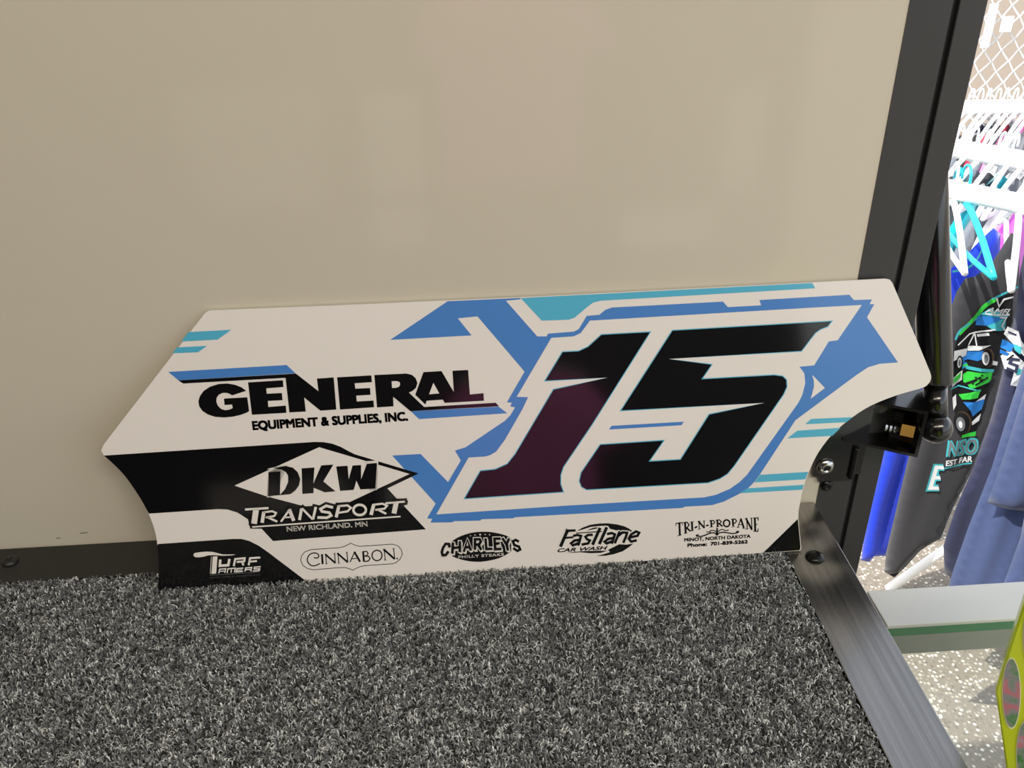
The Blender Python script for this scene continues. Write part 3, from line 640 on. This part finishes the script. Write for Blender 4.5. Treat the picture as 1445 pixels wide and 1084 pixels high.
for (cx_, cy_, rx, ry) in ((388, 615, 60, 225), (478, 1000, 62, 215), (520, 260, 62, 215)):
    cpart('oval_border', card_poly(C8(*ell(cx_, cy_, rx, ry, 40)), .0003), 'card_cream'); cpart('oval_photo', card_poly(C8(*ell(cx_, cy_, rx-7, ry-10, 40)), .0006), 'oval_photo')
bm = bmesh.new(); card_to = lambda p: ((con(p)-cp0).dot(ch_), (con(p)-cp0).z)
text_px(bm, 'Tropical Berry', C8((310, 690))[0], C8((348, 880))[0], 3.0, .03, to=card_to) if False else None
bm.free()

# ------------------------------------------------------------------ outside
bm = bmesh.new(); bmesh.ops.create_grid(bm, x_segments=2, y_segments=2, size=1)
for v in bm.verts: v.co = Vector((v.co.x*12, -4.2+v.co.y*8, GZ))
struct('ground', bm, 'concrete')
bm = bmesh.new(); bmesh.ops.create_grid(bm, x_segments=2, y_segments=2, size=1)
for v in bm.verts: v.co = Vector((v.co.x*150, v.co.y*150, GZ-.03))
struct('ground_field', bm, 'dirt')

# garments: traced outline on a vertical plane, given thickness and folds
class Garment:
    def __init__(s, ref, y, turn, folds, thick, seed):
        s.P = on_y(ref[0], ref[1], y); t = CAM-s.P; t.z = 0; t.normalize()
        c, k = math.cos(turn), math.sin(turn); s.n = Vector((t.x*c-t.y*k, t.x*k+t.y*c, 0)); s.h = Vector((-s.n.y, s.n.x, 0))
        s.folds, s.th = folds, thick; r = np.random.default_rng(seed)
        s.ph = r.uniform(0, 6.28, 4); s.fr = r.uniform(.8, 1.2, 4); s.top = 0
    def st(s, p):
        q = on_plane(p[0], p[1], s.P, s.n)-s.P; return (q.dot(s.h), q.z)
    def disp(s, a, z):
        g = min(1, max(0, (s.top-z)/.35))*.8+.2
        return s.folds*g*(math.sin(a*62*s.fr[0]+s.ph[0]+z*3)+.6*math.sin(a*118*s.fr[1]+s.ph[1]-z*5)+.5*math.sin((a*30+z*16)*s.fr[2]+s.ph[2]))
    def to3(s, a, z, d): return s.P+s.h*a+Vector((0, 0, z))+s.n*d
    def mesh(s, poly_px, step=.016):
        pts = dedupe([s.st(p) for p in poly_px]); A = np.array(pts); s.top = A[:, 1].max(); n0 = len(pts)
        # subdivide rim
        rim = []
        for i in range(n0):
            a, b2 = A[i], A[(i+1) % n0]; k = max(1, int(np.linalg.norm(b2-a)/step))
            rim += [a+(b2-a)*j/k for j in range(k)]
        rim = np.array(rim); nr = len(rim)
        seg = np.roll(rim, -1, 0)-rim
        def dist(p):
            t = np.clip(((p-rim)*seg).sum(1)/np.maximum((seg*seg).sum(1), 1e-12), 0, 1); return np.sqrt((((rim+seg*t[:, None])-p)**2).sum(1).min())
        inner = []
        lo, hi = rim.min(0), rim.max(0); row = 0; y = lo[1]
        while y < hi[1]:
            x = lo[0]+(row % 2)*step/2
            while x < hi[0]:
                if dist(np.array([x, y])) > step*.55: inner.append((x, y))
                x += step
            y += step*.87; row += 1
        allp = [Vector(p) for p in rim]+[Vector(p) for p in inner]
        V, _, F, *_r = delaunay_2d_cdt(allp, [], [list(range(nr))], 1, 1e-7)
        # keep only verts in faces
        bm = bmesh.new(); used = sorted({k for f_ in F for k in f_}); fr, bk_ = {}, {}
        for k in used:
            a, z = V[k].x, V[k].y; e = dist(np.array([a, z])); t = s.th*(1-math.exp(-e/.018)); d = s.disp(a, z)*min(1, .15+e/.035)
            fr[k] = bm.verts.new(s.to3(a, z, d+t)); bk_[k] = fr[k] if e < 1e-5 else bm.verts.new(s.to3(a, z, d-t))
        for f_ in F:
            for mp in (fr, bk_):
                try: bm.faces.new([mp[k] for k in f_])
                except ValueError: pass
        bmesh.ops.recalc_face_normals(bm, faces=bm.faces[:]); return bm
    def lift(s, bm, off):
        """2-D decal mesh (a, z in x, y) wrapped on the front with subdivision"""
        bmesh.ops.triangulate(bm, faces=bm.faces[:])
        for _ in range(4):
            es = [e for e in bm.edges if e.calc_length() > .02]
            if not es: break
            bmesh.ops.subdivide_edges(bm, edges=es, cuts=1); bmesh.ops.triangulate(bm, faces=[f_ for f_ in bm.faces if len(f_.verts) > 3])
        for v in bm.verts: v.co = s.to3(v.co.x, v.co.y, s.disp(v.co.x, v.co.y)+s.th+off)
        return bm
def shirt(name, label, cloth, poly_px, ref, y, turn, folds=.006, thick=.012, seed=1, group='shirts hanging outside the opening', step=.016):
    G = Garment(ref, y, turn, folds, thick, seed); bm = G.mesh(poly_px, step)
    t = thing(name, label, 'shirt', G.P, group=group)
    o = obj('shirt_body', bm, cloth, t, None, True); o.matrix_parent_inverse = Matrix.Translation(-t.location); return t, G
def print_on(t, G, bm, m, layer, name='print'):
    o = obj(name, G.lift(bm, .0015+.0006*layer), m, t); o.matrix_parent_inverse = Matrix.Translation(-t.location); return o
C3, C4 = zm(1295, 320, 4.927), zm(1195, 480, 4.928)

# royal blue
t, G = shirt('royal_shirt', 'royal blue shirt hanging beside the charcoal printed shirt', 'cloth_royal',
    [(1322, 392), (1352, 372), (1382, 340), (1402, 322), (1412, 330), (1408, 420), (1390, 520), (1350, 640), (1300, 700), (1284, 783), (1258, 785), (1234, 785), (1227, 793), (1214, 790), (1222, 740), (1246, 640), (1290, 500)], (1310, 560), 1.62, .7, .008, .016, 3)
bm = strokes(bmesh.new(), None, C3, [([(200, 290), (300, 265), (370, 200), (420, 110)], 14)], 12, smooth=3, to=G.st); print_on(t, G, bm, 'ink_teal', 1, 'neck_ribbing')
# charcoal with race car print
t, G = shirt('printed_shirt', 'charcoal shirt printed with blue and green race cars', 'cloth_charcoal',
    [(1427, 328), (1439, 336), (1438, 420), (1430, 470), (1416, 530), (1400, 600), (1376, 655), (1345, 715), (1327, 760), (1298, 778), (1278, 800), (1262, 815), (1247, 806), (1250, 780), (1282, 645), (1310, 545), (1336, 450), (1350, 412), (1362, 393), (1376, 390), (1396, 376), (1412, 352)], (1345, 560), 1.42, .55, .005, .014, 5)
def pr(m, layer, *polys, zf=C3):
    for p in polys: print_on(t, G, fill(bmesh.new(), [G.st(q) for q in zf(*p)]), m, layer)
def ps(m, layer, lst, w=12, zf=C3, smooth=0):
    for it in lst: print_on(t, G, strokes(bmesh.new(), None, zf, [it], w, smooth=smooth, to=G.st), m, layer)
pr('ink_black', 0, [(250, 760), (400, 620), (520, 460), (628, 420), (625, 640), (560, 780), (500, 960), (300, 980), (225, 940), (232, 840)])
pr('ink_black', 0, [(715, 160), (990, 60), (960, 300), (870, 590), (760, 620), (720, 420)], zf=C4)
ps('ink_teal', 1, [([(240, 765), (275, 695), (390, 615), (450, 515), (560, 435), (668, 390)], 14), ([(650, 858), (720, 842), (832, 808)], 3)], smooth=3)
ps('ink_green', 1, [([(262, 725), (380, 610), (440, 530), (520, 470)], 26), ([(300, 960), (330, 940)], 20)], smooth=3)
pr('ink_blue', 1, [(390, 600), (540, 590), (550, 640), (500, 660), (380, 665)], [(320, 905), (330, 850), (400, 842), (475, 815), (445, 870), (390, 908)], [(285, 900), (330, 860), (325, 970), (295, 975)])
pr('ink_teal', 2, [(450, 662), (575, 592), (572, 690), (490, 690)], [(410, 590), (470, 540), (600, 590), (560, 600)])
ps('ink_white', 3, [([(512, 465), (525, 522), (558, 472), (628, 458)], 12), ([(530, 596), (576, 600), (545, 655), (572, 690)], 11), ([(255, 800), (340, 725), (500, 680)], 10), ([(372, 725), (335, 805)], 8), ([(376, 725), (386, 805)], 8), ([(390, 735), (460, 715)], 18), ([(440, 580), (600, 582)], 9)])
pr('ink_white', 2, [(230, 840), (330, 828), (320, 880), (225, 910)], [(330, 812), (410, 805), (470, 790), (400, 835), (330, 845)], [(490, 900), (525, 910), (520, 935), (485, 930)])
pr('ink_brown', 2, ell(455, 880, 42, 68, 20)); pr('ink_black', 3, ell(448, 880, 34, 60, 20), ell(272, 925, 26, 50, 20)); pr('ink_white', 4, ell(436, 882, 24, 46, 20), ell(270, 925, 17, 38, 20)); pr('ink_grey', 5, ell(436, 882, 12, 30, 16), ell(270, 925, 8, 24, 16))
ps('ink_teal', 2, [([(320, 962), (490, 972)], 22)])
pr('ink_green', 2, [(300, 1010), (330, 985), (490, 985), (478, 1040), (400, 1075), (330, 1084), (300, 1060)]); ps('ink_black', 3, [([(330, 1040), (420, 1000)], 14), ([(350, 1065), (460, 1010)], 10)])
print_on(t, G, text_px(bmesh.new(), 'AMEL', C3((440, 570))[0], C3((598, 578))[0], 8, .03, .3, to=G.st), 'ink_white', 4)
pr('ink_white', 2, [(712, 250), (790, 192), (785, 260), (715, 310)], [(720, 385), (745, 360), (745, 430), (725, 470)], [(835, 420), (940, 345), (925, 400), (860, 450)], [(840, 540), (905, 480), (890, 530), (845, 562)], zf=C4)
pr('ink_green', 3, [(720, 250), (780, 205), (775, 245), (718, 285)], [(800, 245), (985, 178), (960, 262), (860, 300), (830, 310)], [(770, 625), (868, 600), (862, 632), (765, 645)], [(760, 360), (900, 310), (880, 370), (780, 390)], zf=C4)
ps('ink_black', 4, [([(800, 285), (900, 225)], 16), ([(860, 280), (950, 225)], 10)], zf=C4)
ps('ink_teal', 3, [([(810, 170), (990, 182)], 22), ([(700, 320), (760, 300), (900, 320)], 10)], zf=C4)
pr('ink_blue', 3, [(785, 405), (850, 400), (930, 380), (910, 450), (845, 500), (830, 460)], zf=C4)
pr('ink_brown', 2, ell(780, 545, 58, 78, 20), zf=C4); pr('ink_black', 3, ell(772, 545, 52, 72, 20), zf=C4); pr('ink_grey', 4, ell(762, 550, 28, 46, 18), zf=C4); pr('ink_white', 5, ell(760, 552, 12, 24, 16), zf=C4)
bm = text_px(bmesh.new(), 'NSO', C4((672, 776))[0], C4((865, 748))[0], 21, .06, .1, to=G.st); print_on(t, G, bm, 'ink_teal', 2)
bm = text_px(bmesh.new(), 'NSO', C4((676, 773))[0], C4((862, 746))[0], 20, .01, .1, to=G.st); print_on(t, G, bm, 'ink_grey', 3)
print_on(t, G, text_px(bmesh.new(), 'EST FAR', C4((662, 842))[0], C4((832, 800))[0], 7.5, .03, .2, to=G.st), 'ink_white', 3)
EE = [([(650, 856), (606, 862), (566, 1008), (618, 1000)], 24), ([(592, 935), (628, 928)], 22)]
ps('ink_teal', 1, [(p, w+22) for p, w in EE], zf=C4); ps('ink_white', 2, EE, zf=C4); ps('ink_teal', 1, [([(655, 862), (722, 842), (832, 812)], 9)], zf=C4)
# navy with pale number print
t, G = shirt('navy_shirt', 'navy shirt with pale blue and white number print', 'cloth_navy',
    [(1448, 345), (1500, 330), (1520, 900), (1420, 880), (1352, 830), (1333, 806), (1331, 770), (1348, 720), (1372, 665), (1398, 590), (1416, 520), (1434, 440), (1440, 380)], (1420, 620), 1.32, .5, .009, .016, 8)
pr('ink_white', 1, [(612, 680), (680, 705), (690, 760), (739, 830), (739, 900), (640, 790), (585, 730)], [(565, 885), (620, 830), (690, 890), (739, 935), (739, 1084), (610, 1060), (640, 960), (585, 965)])
pr('ink_blue', 2, [(575, 765), (650, 800), (625, 850), (560, 822)], [(560, 835), (620, 860), (610, 880), (556, 862)]); pr('ink_teal', 2, [(640, 790), (690, 800), (680, 850), (650, 830)], [(660, 940), (739, 975), (739, 1000), (645, 985)])
ps('cloth_navy', 3, [([(675, 885), (625, 890), (615, 920), (655, 925), (645, 965), (595, 955)], 17), ([(739, 1008), (690, 1000), (675, 1025), (739, 1050)], 15), ([(615, 715), (665, 730)], 12)])
ps('ink_black', 3, [([(600, 905), (640, 860)], 8)])
# slate blue shirts in front
t, G = shirt('slate_shirt', 'slate blue shirt with creased sleeve hanging beside the navy shirt', 'cloth_slate',
    [(1470, 440), (1560, 420), (1560, 915), (1322, 905), (1330, 858), (1345, 805), (1366, 745), (1400, 660), (1430, 560)], (1420, 720), 1.22, .35, .011, .018, 11)
sl = G.mesh([(1448, 505), (1540, 470), (1550, 705), (1445, 706), (1412, 702), (1388, 694), (1402, 655), (1420, 600)])
o = obj('sleeve', sl, 'cloth_slate', t, None, True); o.matrix_parent_inverse = Matrix.Translation(-t.location)
o.location = G.n*.035
t, G = shirt('slate_shirt', 'plain slate blue shirt hanging nearest the glass counter', 'cloth_slate',
    [(1470, 600), (1560, 560), (1560, 915), (1405, 900), (1412, 835), (1440, 760)], (1445, 780), 1.10, .3, .010, .016, 14)

# racks ------------------------------------------------------------------
def hanger_mesh(size=.40):
    bm = bmesh.new(); w = size/2
    tube(bm, smooth_path([(-w, 0, -.10), (-w*.5, 0, -.055), (0, 0, -.03), (w*.5, 0, -.055), (w, 0, -.10)], 4), .006, 8)
    tube(bm, [(-w, 0, -.10), (-w*.5, 0, -.108), (0, 0, -.11), (w*.5, 0, -.108), (w, 0, -.10)], .005, 8)
    return bm
def hook_mesh():
    pts = [(0, 0, -.03), (0, 0, .0)]+[(.022+.022*math.cos(math.pi-a), 0, .012+.022*math.sin(a)) for a in np.linspace(0, 3.6, 10)]
    return tube(bmesh.new(), pts, .0028, 6)
HM = {}
def hanger(loc, rz, m, label, group='hangers on the clothes racks', size=.40):
    t = thing('clothes_hanger', label, 'hanger', loc, rz, group)
    for nme, fn in (('hanger_bar', lambda: hanger_mesh(size)), ('hook', hook_mesh)):
        k = (nme, m, size)
        if k not in HM:
            o = obj(nme, fn(), m, t, None, True); HM[k] = o.data
        else:
            o = bpy.data.objects.new(nme, HM[k]); COL.objects.link(o); o.parent = t
    return t
def tee_mesh(w=.44, L=.66, th=.008, seed=0):
    """complete tee hung in its own XZ plane, neck at the origin"""
    r = np.random.default_rng(seed); h = w/2
    out = [(-.085, -.02), (-.045, -.075), (0, -.09), (.045, -.075), (.085, -.02), (h*.95, -.075), (h+.12, -.24), (h+.02, -.29), (h*.98, -.22), (h, -L), (-h, -L), (-h*.98, -.22), (-h-.02, -.29), (-h-.12, -.24), (-h*.95, -.075)]
    pts = out; step = .04; ins = []
    for x in np.arange(-h+.03, h-.02, step):
        for z in np.arange(-L+.03, -.13, step): ins.append((x, z))
    V, _, F, *_q = delaunay_2d_cdt([Vector(p) for p in pts+ins], [], [list(range(len(pts)))], 1, 1e-7)
    bm = bmesh.new(); fr, bk_ = {}, {}; ph = r.uniform(0, 6, 3)
    for k, c in enumerate(V):
        g = min(1, max(0, -c.y/.4)); d = .006*g*(math.sin(c.x*36+ph[0])+.5*math.sin(c.x*70+c.y*6+ph[1])); rim = any((c-Vector(p)).length < 1e-5 for p in pts)
        fr[k] = bm.verts.new((c.x, d+th, c.y)); bk_[k] = bm.verts.new((c.x, d-th, c.y))
    for f_ in F:
        bm.faces.new([fr[k] for k in f_]); bm.faces.new([bk_[k] for k in f_][::-1])
    be = [e for e in bm.edges if e.is_boundary]
    bmesh.ops.bridge_loops(bm, edges=be) if False else None
    rimf = {}
    for e in [e for e in bm.edges if e.is_boundary and e.verts[0] in set(fr.values())]: rimf[e] = 1
    inv = {v: k for k, v in fr.items()}
    for e in rimf:
        a, b2 = inv[e.verts[0]], inv[e.verts[1]]
        try: bm.faces.new((fr[a], fr[b2], bk_[b2], bk_[a]))
        except ValueError: pass
    bmesh.ops.recalc_face_normals(bm, faces=bm.faces[:]); return bm
TEES = []
for sd in range(3):
    me = bpy.data.meshes.new('shirt_body'); b2 = tee_mesh(seed=sd); b2.to_mesh(me); b2.free()
    for p in me.polygons: p.use_smooth = True
    TEES.append(me)
def tee(loc, rz, m, label, k, group):
    t = thing('hanging_tee', label, 'shirt', loc, rz, group)
    me = TEES[k % 3].copy(); me.materials.append(M[m]); o = obj('shirt_body', me, None, t); return t
def rack(name, label, p0, p1, r, drop=True, ext=0, feet=True):
    p0, p1 = Vector(p0), Vector(p1); t = thing(name, label, 'clothes rack', ((p0.x+p1.x)/2, (p0.y+p1.y)/2, GZ))
    def rp(nm, bm):
        o = obj(nm, bm, 'pipe_white', t, None, True); o.matrix_parent_inverse = Matrix.Translation(-t.location)
    rp('hanging_rail', tube(bmesh.new(), [p0-(p1-p0).normalized()*ext, p1], r, 14))
    if drop:
        for q in (p0, p1):
            rp('upright', tube(bmesh.new(), [(q.x, q.y, GZ), (q.x, q.y, q.z-r*.6)], r*.8, 12))
            if feet: rp('foot_bar', tube(bmesh.new(), [(q.x, q.y-.14, GZ+r), (q.x, q.y+.2, GZ+r)], r, 12))
    return t
VIEWA = math.atan2(1, .68)
def rail_row(pa, pb, ya, r, label, name, cloths, where, group, f0, df, leg=None):
    A = on_y(pa[0], pa[1], ya); B = on_z(pb[0], pb[1], A.z); d = (B-A).normalized(); z = A.z
    if leg is None: rack(name, label, A-d*.25, B+d*.35, r)
    else:
        U = on_y(leg[0], leg[1], A.y); k = (U.x-A.x)/d.x; P0 = A+d*k; zl = on_y(leg[0], leg[1], P0.y).z
        t = rack(name, label, P0, B+d*.7, r, ext=k+.25, feet=False)
        o = obj('splayed_leg', tube(bmesh.new(), [on_z(1253, 832, GZ+.015), (P0.x, P0.y, zl)], .013, 12), 'pipe_white', t, None, True); o.matrix_parent_inverse = Matrix.Translation(-t.location)
    ang = VIEWA-.2
    for i, c in enumerate(cloths):
        p = A+(B-A)*(f0+df*i)
        nb = 'between the %s and %s tees' % (nm_[cloths[i-1]], nm_[cloths[i+1]]) if 0 < i < len(cloths)-1 else 'beyond the %s tee' % nm_[cloths[1 if i == 0 else -2]]
        hanger((p.x, p.y, z+r-.006), ang+random.uniform(-.06, .06), 'plastic_white', 'white hanger holding the %s tee %s on %s' % (nm_[c], nb, where.split(' by ')[0]))
        tee((p.x, p.y, z-.045), ang, c, '%s tee shirt %s on %s' % (nm_[c], nb, where), i, group)
nm_ = {'cloth_grey': 'grey', 'cloth_navy': 'navy', 'cloth_red': 'red', 'cloth_charcoal': 'charcoal', 'cloth_maroon': 'maroon', 'cloth_teal': 'teal', 'cloth_white': 'white', 'cloth_pink': 'pink', 'cloth_royal': 'royal blue'}
rail_row((1362, 152), (1470, 150), 2.55, .022, 'white pipe clothes rack standing nearest the chain link fence', 'clothes_rack',
         ['cloth_grey', 'cloth_navy', 'cloth_grey', 'cloth_charcoal', 'cloth_red', 'cloth_grey', 'cloth_maroon', 'cloth_white', 'cloth_grey'], 'the far rail', 'shirts on the far rail', .02, .115)
rail_row((1345, 209), (1470, 232), 2.0, .022, 'white pipe clothes rack standing between the two other racks', 'clothes_rack',
         ['cloth_teal', 'cloth_grey', 'cloth_charcoal', 'cloth_teal', 'cloth_grey', 'cloth_white', 'cloth_pink'], 'the middle rail', 'shirts on the middle rail', .02, .16, leg=(1380, 640))
A0 = on_y(1335, 266, 1.55); B = on_z(1480, 296, A0.z); z_ = A0.z; d = (B-A0).normalized()
def rail_at(px):
    best = min((abs((lambda q: CX+FPX*q.dot(RIGHT)/q.dot(FWD))(A0+d*(k*.004)-CAM)-px), k) for k in range(-80, 200)); return A0+d*(best[1]*.004)
rack('clothes_rack', 'white pipe clothes rack carrying the charcoal and navy shirts', A0-d*.3, B+d*.9, .018, feet=False)
for px_, hm, lab, tw in ((1347, 'plastic_white', 'white plastic hanger on the near rail above the royal blue shirt', .30), (1364, 'plastic_teal', 'turquoise plastic hanger on the near rail above the royal blue shirt', .42),
                    (1442, 'plastic_white', 'white plastic hanger on the near rail above the charcoal shirt', .1), (1480, 'plastic_white', 'white plastic hanger on the near rail above the navy shirt', .1)):
    p = rail_at(px_); hanger((p.x, p.y, z_+.018-.006), VIEWA+tw, hm, lab)

# chain link fence ----------------------------------------------------------
FY = 3.05
fence = thing('chain_link_fence', 'white chain link fence standing behind the clothes racks', 'fence', (2.4, FY, GZ))
def fpart(nm, bm, m, kind=None):
    o = obj(nm, bm, m, fence, kind, True); o.matrix_parent_inverse = Matrix.Translation(-fence.location); return o
bm = bmesh.new(); cw, ch = .062, .072; x0, x1, z0, z1 = 1.2, 4.2, GZ+.05, .75
nz = int((z1-z0)/ch*2); ncol = int((x1-x0)/cw)
for j in range(ncol*2):
    tube(bm, [(x0+(j+((k+j) % 2))*cw/2, FY+(.004 if k % 2 else -.004), z0+k*ch/2) for k in range(nz+1)], .0042, 4)
fpart('wire_mesh', bm, 'wire_white', 'stuff')
fpart('top_rail', tube(bmesh.new(), [(x0-.05, FY, z1), (x1+.05, FY, z1)], .02, 10), 'pipe_white')
for x in (1.25, 4.15): fpart('post', tube(bmesh.new(), [(x, FY+.03, GZ), (x, FY+.03, z1+.05)], .028, 12), 'pipe_white')
# signs hanging on the fence
def fence_sign(px0, px1, y0, y1, lab):
    a, b2 = on_y(px0, y1, FY-.02), on_y(px1, y0, FY-.02)
    o = obj('fence_sign', bbox(a.x, b2.x, FY-.022, FY-.012, a.z, b2.z, .002), 'plastic_white'); tag(o, lab, 'sign'); return o
fence_sign(1384, 1410, 5, 68, 'tall blank white board hung on the chain link fence')
fence_sign(1411, 1432, 23, 46, 'small blank white board hung on the chain link fence')
# parked trailers far beyond the fence
def far_trailer(x, y, L, H, m, lab):
    t = thing('parked_trailer', lab, 'trailer', (x, y, GZ-.03), -.3)
    obj('trailer_body', bbox(-L/2, L/2, -1.2, 1.2, .5, H, .08), m, t); obj('window', bbox(-L*.2, L*.1, -1.23, -1.2, H*.55, H*.8), 'gloss_black', t)
    for sx in (-.18, .18):
        obj('wheel', lathe(bmesh.new(), (sx*L, -1.25, .36), (sx*L, -1, .36), [(0, .33), (.02, .36), (.2, .36)], 20), 'rubber_black', t)
far_trailer(17, 24, 6, 2.6, 'aluminium', 'grey parked trailer far beyond the chain link fence')
far_trailer(26, 31, 7, 2.8, 'plastic_white', 'white parked trailer far beyond the chain link fence')

# unseen pink tee and hanger, added only so the number reflects purple
_c = PB+Vector((uv((775, 640))[0], 0, 0))+TV*uv((775, 640))[1]; _d = ray(775, 640); _d = _d-2*_d.dot(TN)*TN
_h = _c+_d*((YB+.10-_c.y)/_d.y)
hp = (_h.x-.07, YB+.10, _h.z+.33); print('maroon at', hp)
hanger(hp, 0, 'plastic_white', 'unseen white hanger added across from the panel for the reflected tee', size=.40)
tee((hp[0], hp[1], hp[2]-.045), 0, 'cloth_maroon', 'unseen pink tee shirt added across from the panel to tint its reflection', 0, 'shirts added for the reflection')
